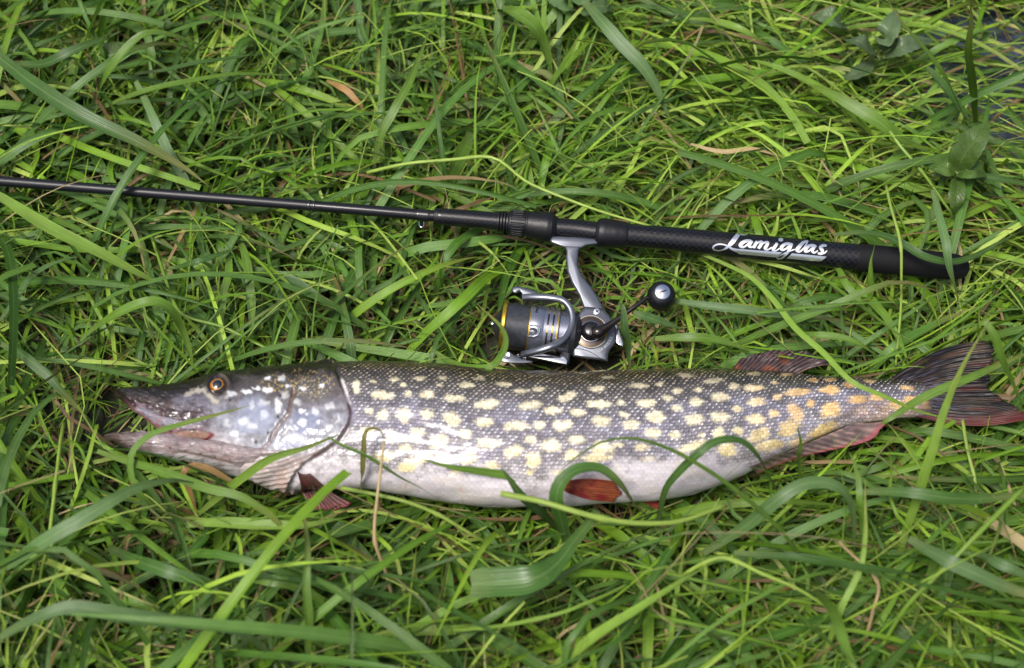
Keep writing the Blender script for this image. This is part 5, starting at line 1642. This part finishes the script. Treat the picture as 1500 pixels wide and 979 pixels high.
def leaf(parent, pts, wpx, col, jag=0.0, seed=0, roll=0.0):
    r = np.random.default_rng(seed)
    S1, K = 40, 9
    s = spline(np.array(pts, float), S1)
    c = P(s[:, 0], s[:, 1], s[:, 2])
    T = np.gradient(c, axis=0); T /= np.linalg.norm(T, axis=1, keepdims=True)
    Hh = np.cross([0, 0, 1.0], T); Hh /= np.linalg.norm(Hh, axis=1, keepdims=True)
    N = np.cross(T, Hh)
    Hh, N = Hh * math.cos(roll) + N * math.sin(roll), N * math.cos(roll) - Hh * math.sin(roll)
    t = np.linspace(0, 1, S1)
    w = np.sin(np.pi * np.clip(t * 0.97 + 0.015, 0, 1) ** 0.75) ** 0.8
    if jag:
        w = w * (1 - jag * (np.modf(t * 9)[0]))
    w = np.maximum(w, 0.04) * wpx / 2 * 1.3 / FPX
    k = np.linspace(-1, 1, K)
    wav = 0.004 * (fnoise(t[:, None] * 4 + seed, k[None, :] * 1.5, seed) - 0.5)
    v = c[:, None] + Hh[:, None] * (w[:, None] * k)[..., None] + N[:, None] * (0.25 * w[:, None] * np.abs(k) + wav)[..., None]
    bp = np.stack([np.broadcast_to(k[None], (S1, K)), np.broadcast_to(t[:, None], (S1, K)), np.zeros((S1, K))], -1).reshape(-1, 3)
    v = v.reshape(-1, 3)
    f = grid_faces(S1, K)
    me = make_mesh('weed_leaf', np.vstack([v, v - [0, 0, 0.0004]]), np.vstack([f, f[:, ::-1] + len(v)]), True, np.tile(np.array(col), (2 * len(v), 1)), np.vstack([bp, bp]))
    link('leaf', me, M_WEED, parent)


def weed(base, label, leaves, col, jag, stem_pts=None, seed=0):
    b = P(np.array(float(base[0])), float(base[1]), 0.0)
    t = thing('weed_plant', b, label, 'plant')
    for i, (pts, w) in enumerate(leaves):
        leaf(t, pts, w, np.array(col) * (0.85 + 0.3 * ((i * 37) % 10) / 10), jag, seed + i, 0.3 * math.sin(i * 2.1 + seed))
        st = np.array([P(np.array(float(base[0])), float(base[1]), 0.0), P(np.array(float(pts[0][0])), float(pts[0][1]), pts[0][2])])
        mid_ = st.mean(0) + [0, 0, 0.01]
        sv, sf = tube(spline(np.array([st[0], mid_, st[1]])[:, [0, 1, 2]], 12), 0.0012, 8)
        me = make_mesh('weed_stalk', sv, sf, True, np.tile(np.array((0.16, 0.20, 0.05)), (len(sv), 1)), np.zeros((len(sv), 3)))
        link('stalk', me, M_WEED, t)


weed((1402, 268), 'dark green dock plant with broad leaves beside the water', [
    ([(1400, 252, .08), (1412, 228, .10), (1430, 203, .115), (1450, 178, .12)], 44),
    ([(1400, 252, .08), (1386, 246, .085), (1370, 240, .08), (1352, 240, .07)], 30),
    ([(1402, 254, .08), (1418, 248, .09), (1434, 250, .088), (1446, 258, .08)], 34),
    ([(1402, 258, .075), (1402, 276, .08), (1400, 296, .075), (1398, 318, .06)], 24)], (0.060, 0.115, 0.018), 0.0, seed=3)
weed((1290, 80), 'clump of toothed grey green leaves at the shady edge of the water', [
    ([(1285, 85, .05), (1270, 70, .065), (1255, 60, .07), (1236, 58, .06)], 40),
    ([(1290, 75, .05), (1298, 55, .075), (1306, 36, .085), (1312, 14, .08)], 42),
    ([(1295, 85, .05), (1320, 70, .07), (1345, 62, .07), (1368, 60, .06)], 36),
    ([(1275, 90, .04), (1262, 105, .05), (1246, 112, .05), (1228, 112, .04)], 34),
    ([(1240, 40, .04), (1222, 28, .06), (1206, 24, .06), (1190, 26, .05)], 38)], (0.085, 0.135, 0.060), 0.18, seed=9)
weed((845, 12), 'nettle with toothed leaves in the grass behind the rod', [
    ([(846, 18, .06), (862, 10, .08), (880, 8, .08), (898, 14, .07)], 46),
    ([(840, 14, .06), (826, 2, .08), (812, -6, .08), (796, -8, .07)], 42),
    ([(846, 10, .06), (852, -4, .085), (858, -18, .09), (864, -34, .08)], 40)], (0.085, 0.150, 0.050), 0.2, seed=15)
weed((150, 92), 'crinkled pale weed with wide leaves among blades behind the thin blank', [
    ([(142, 96, .035), (156, 82, .05), (170, 72, .052), (188, 62, .045)], 42),
    ([(138, 98, .035), (122, 96, .05), (108, 100, .05), (94, 108, .04)], 34)], (0.105, 0.165, 0.050), 0.08, seed=22)
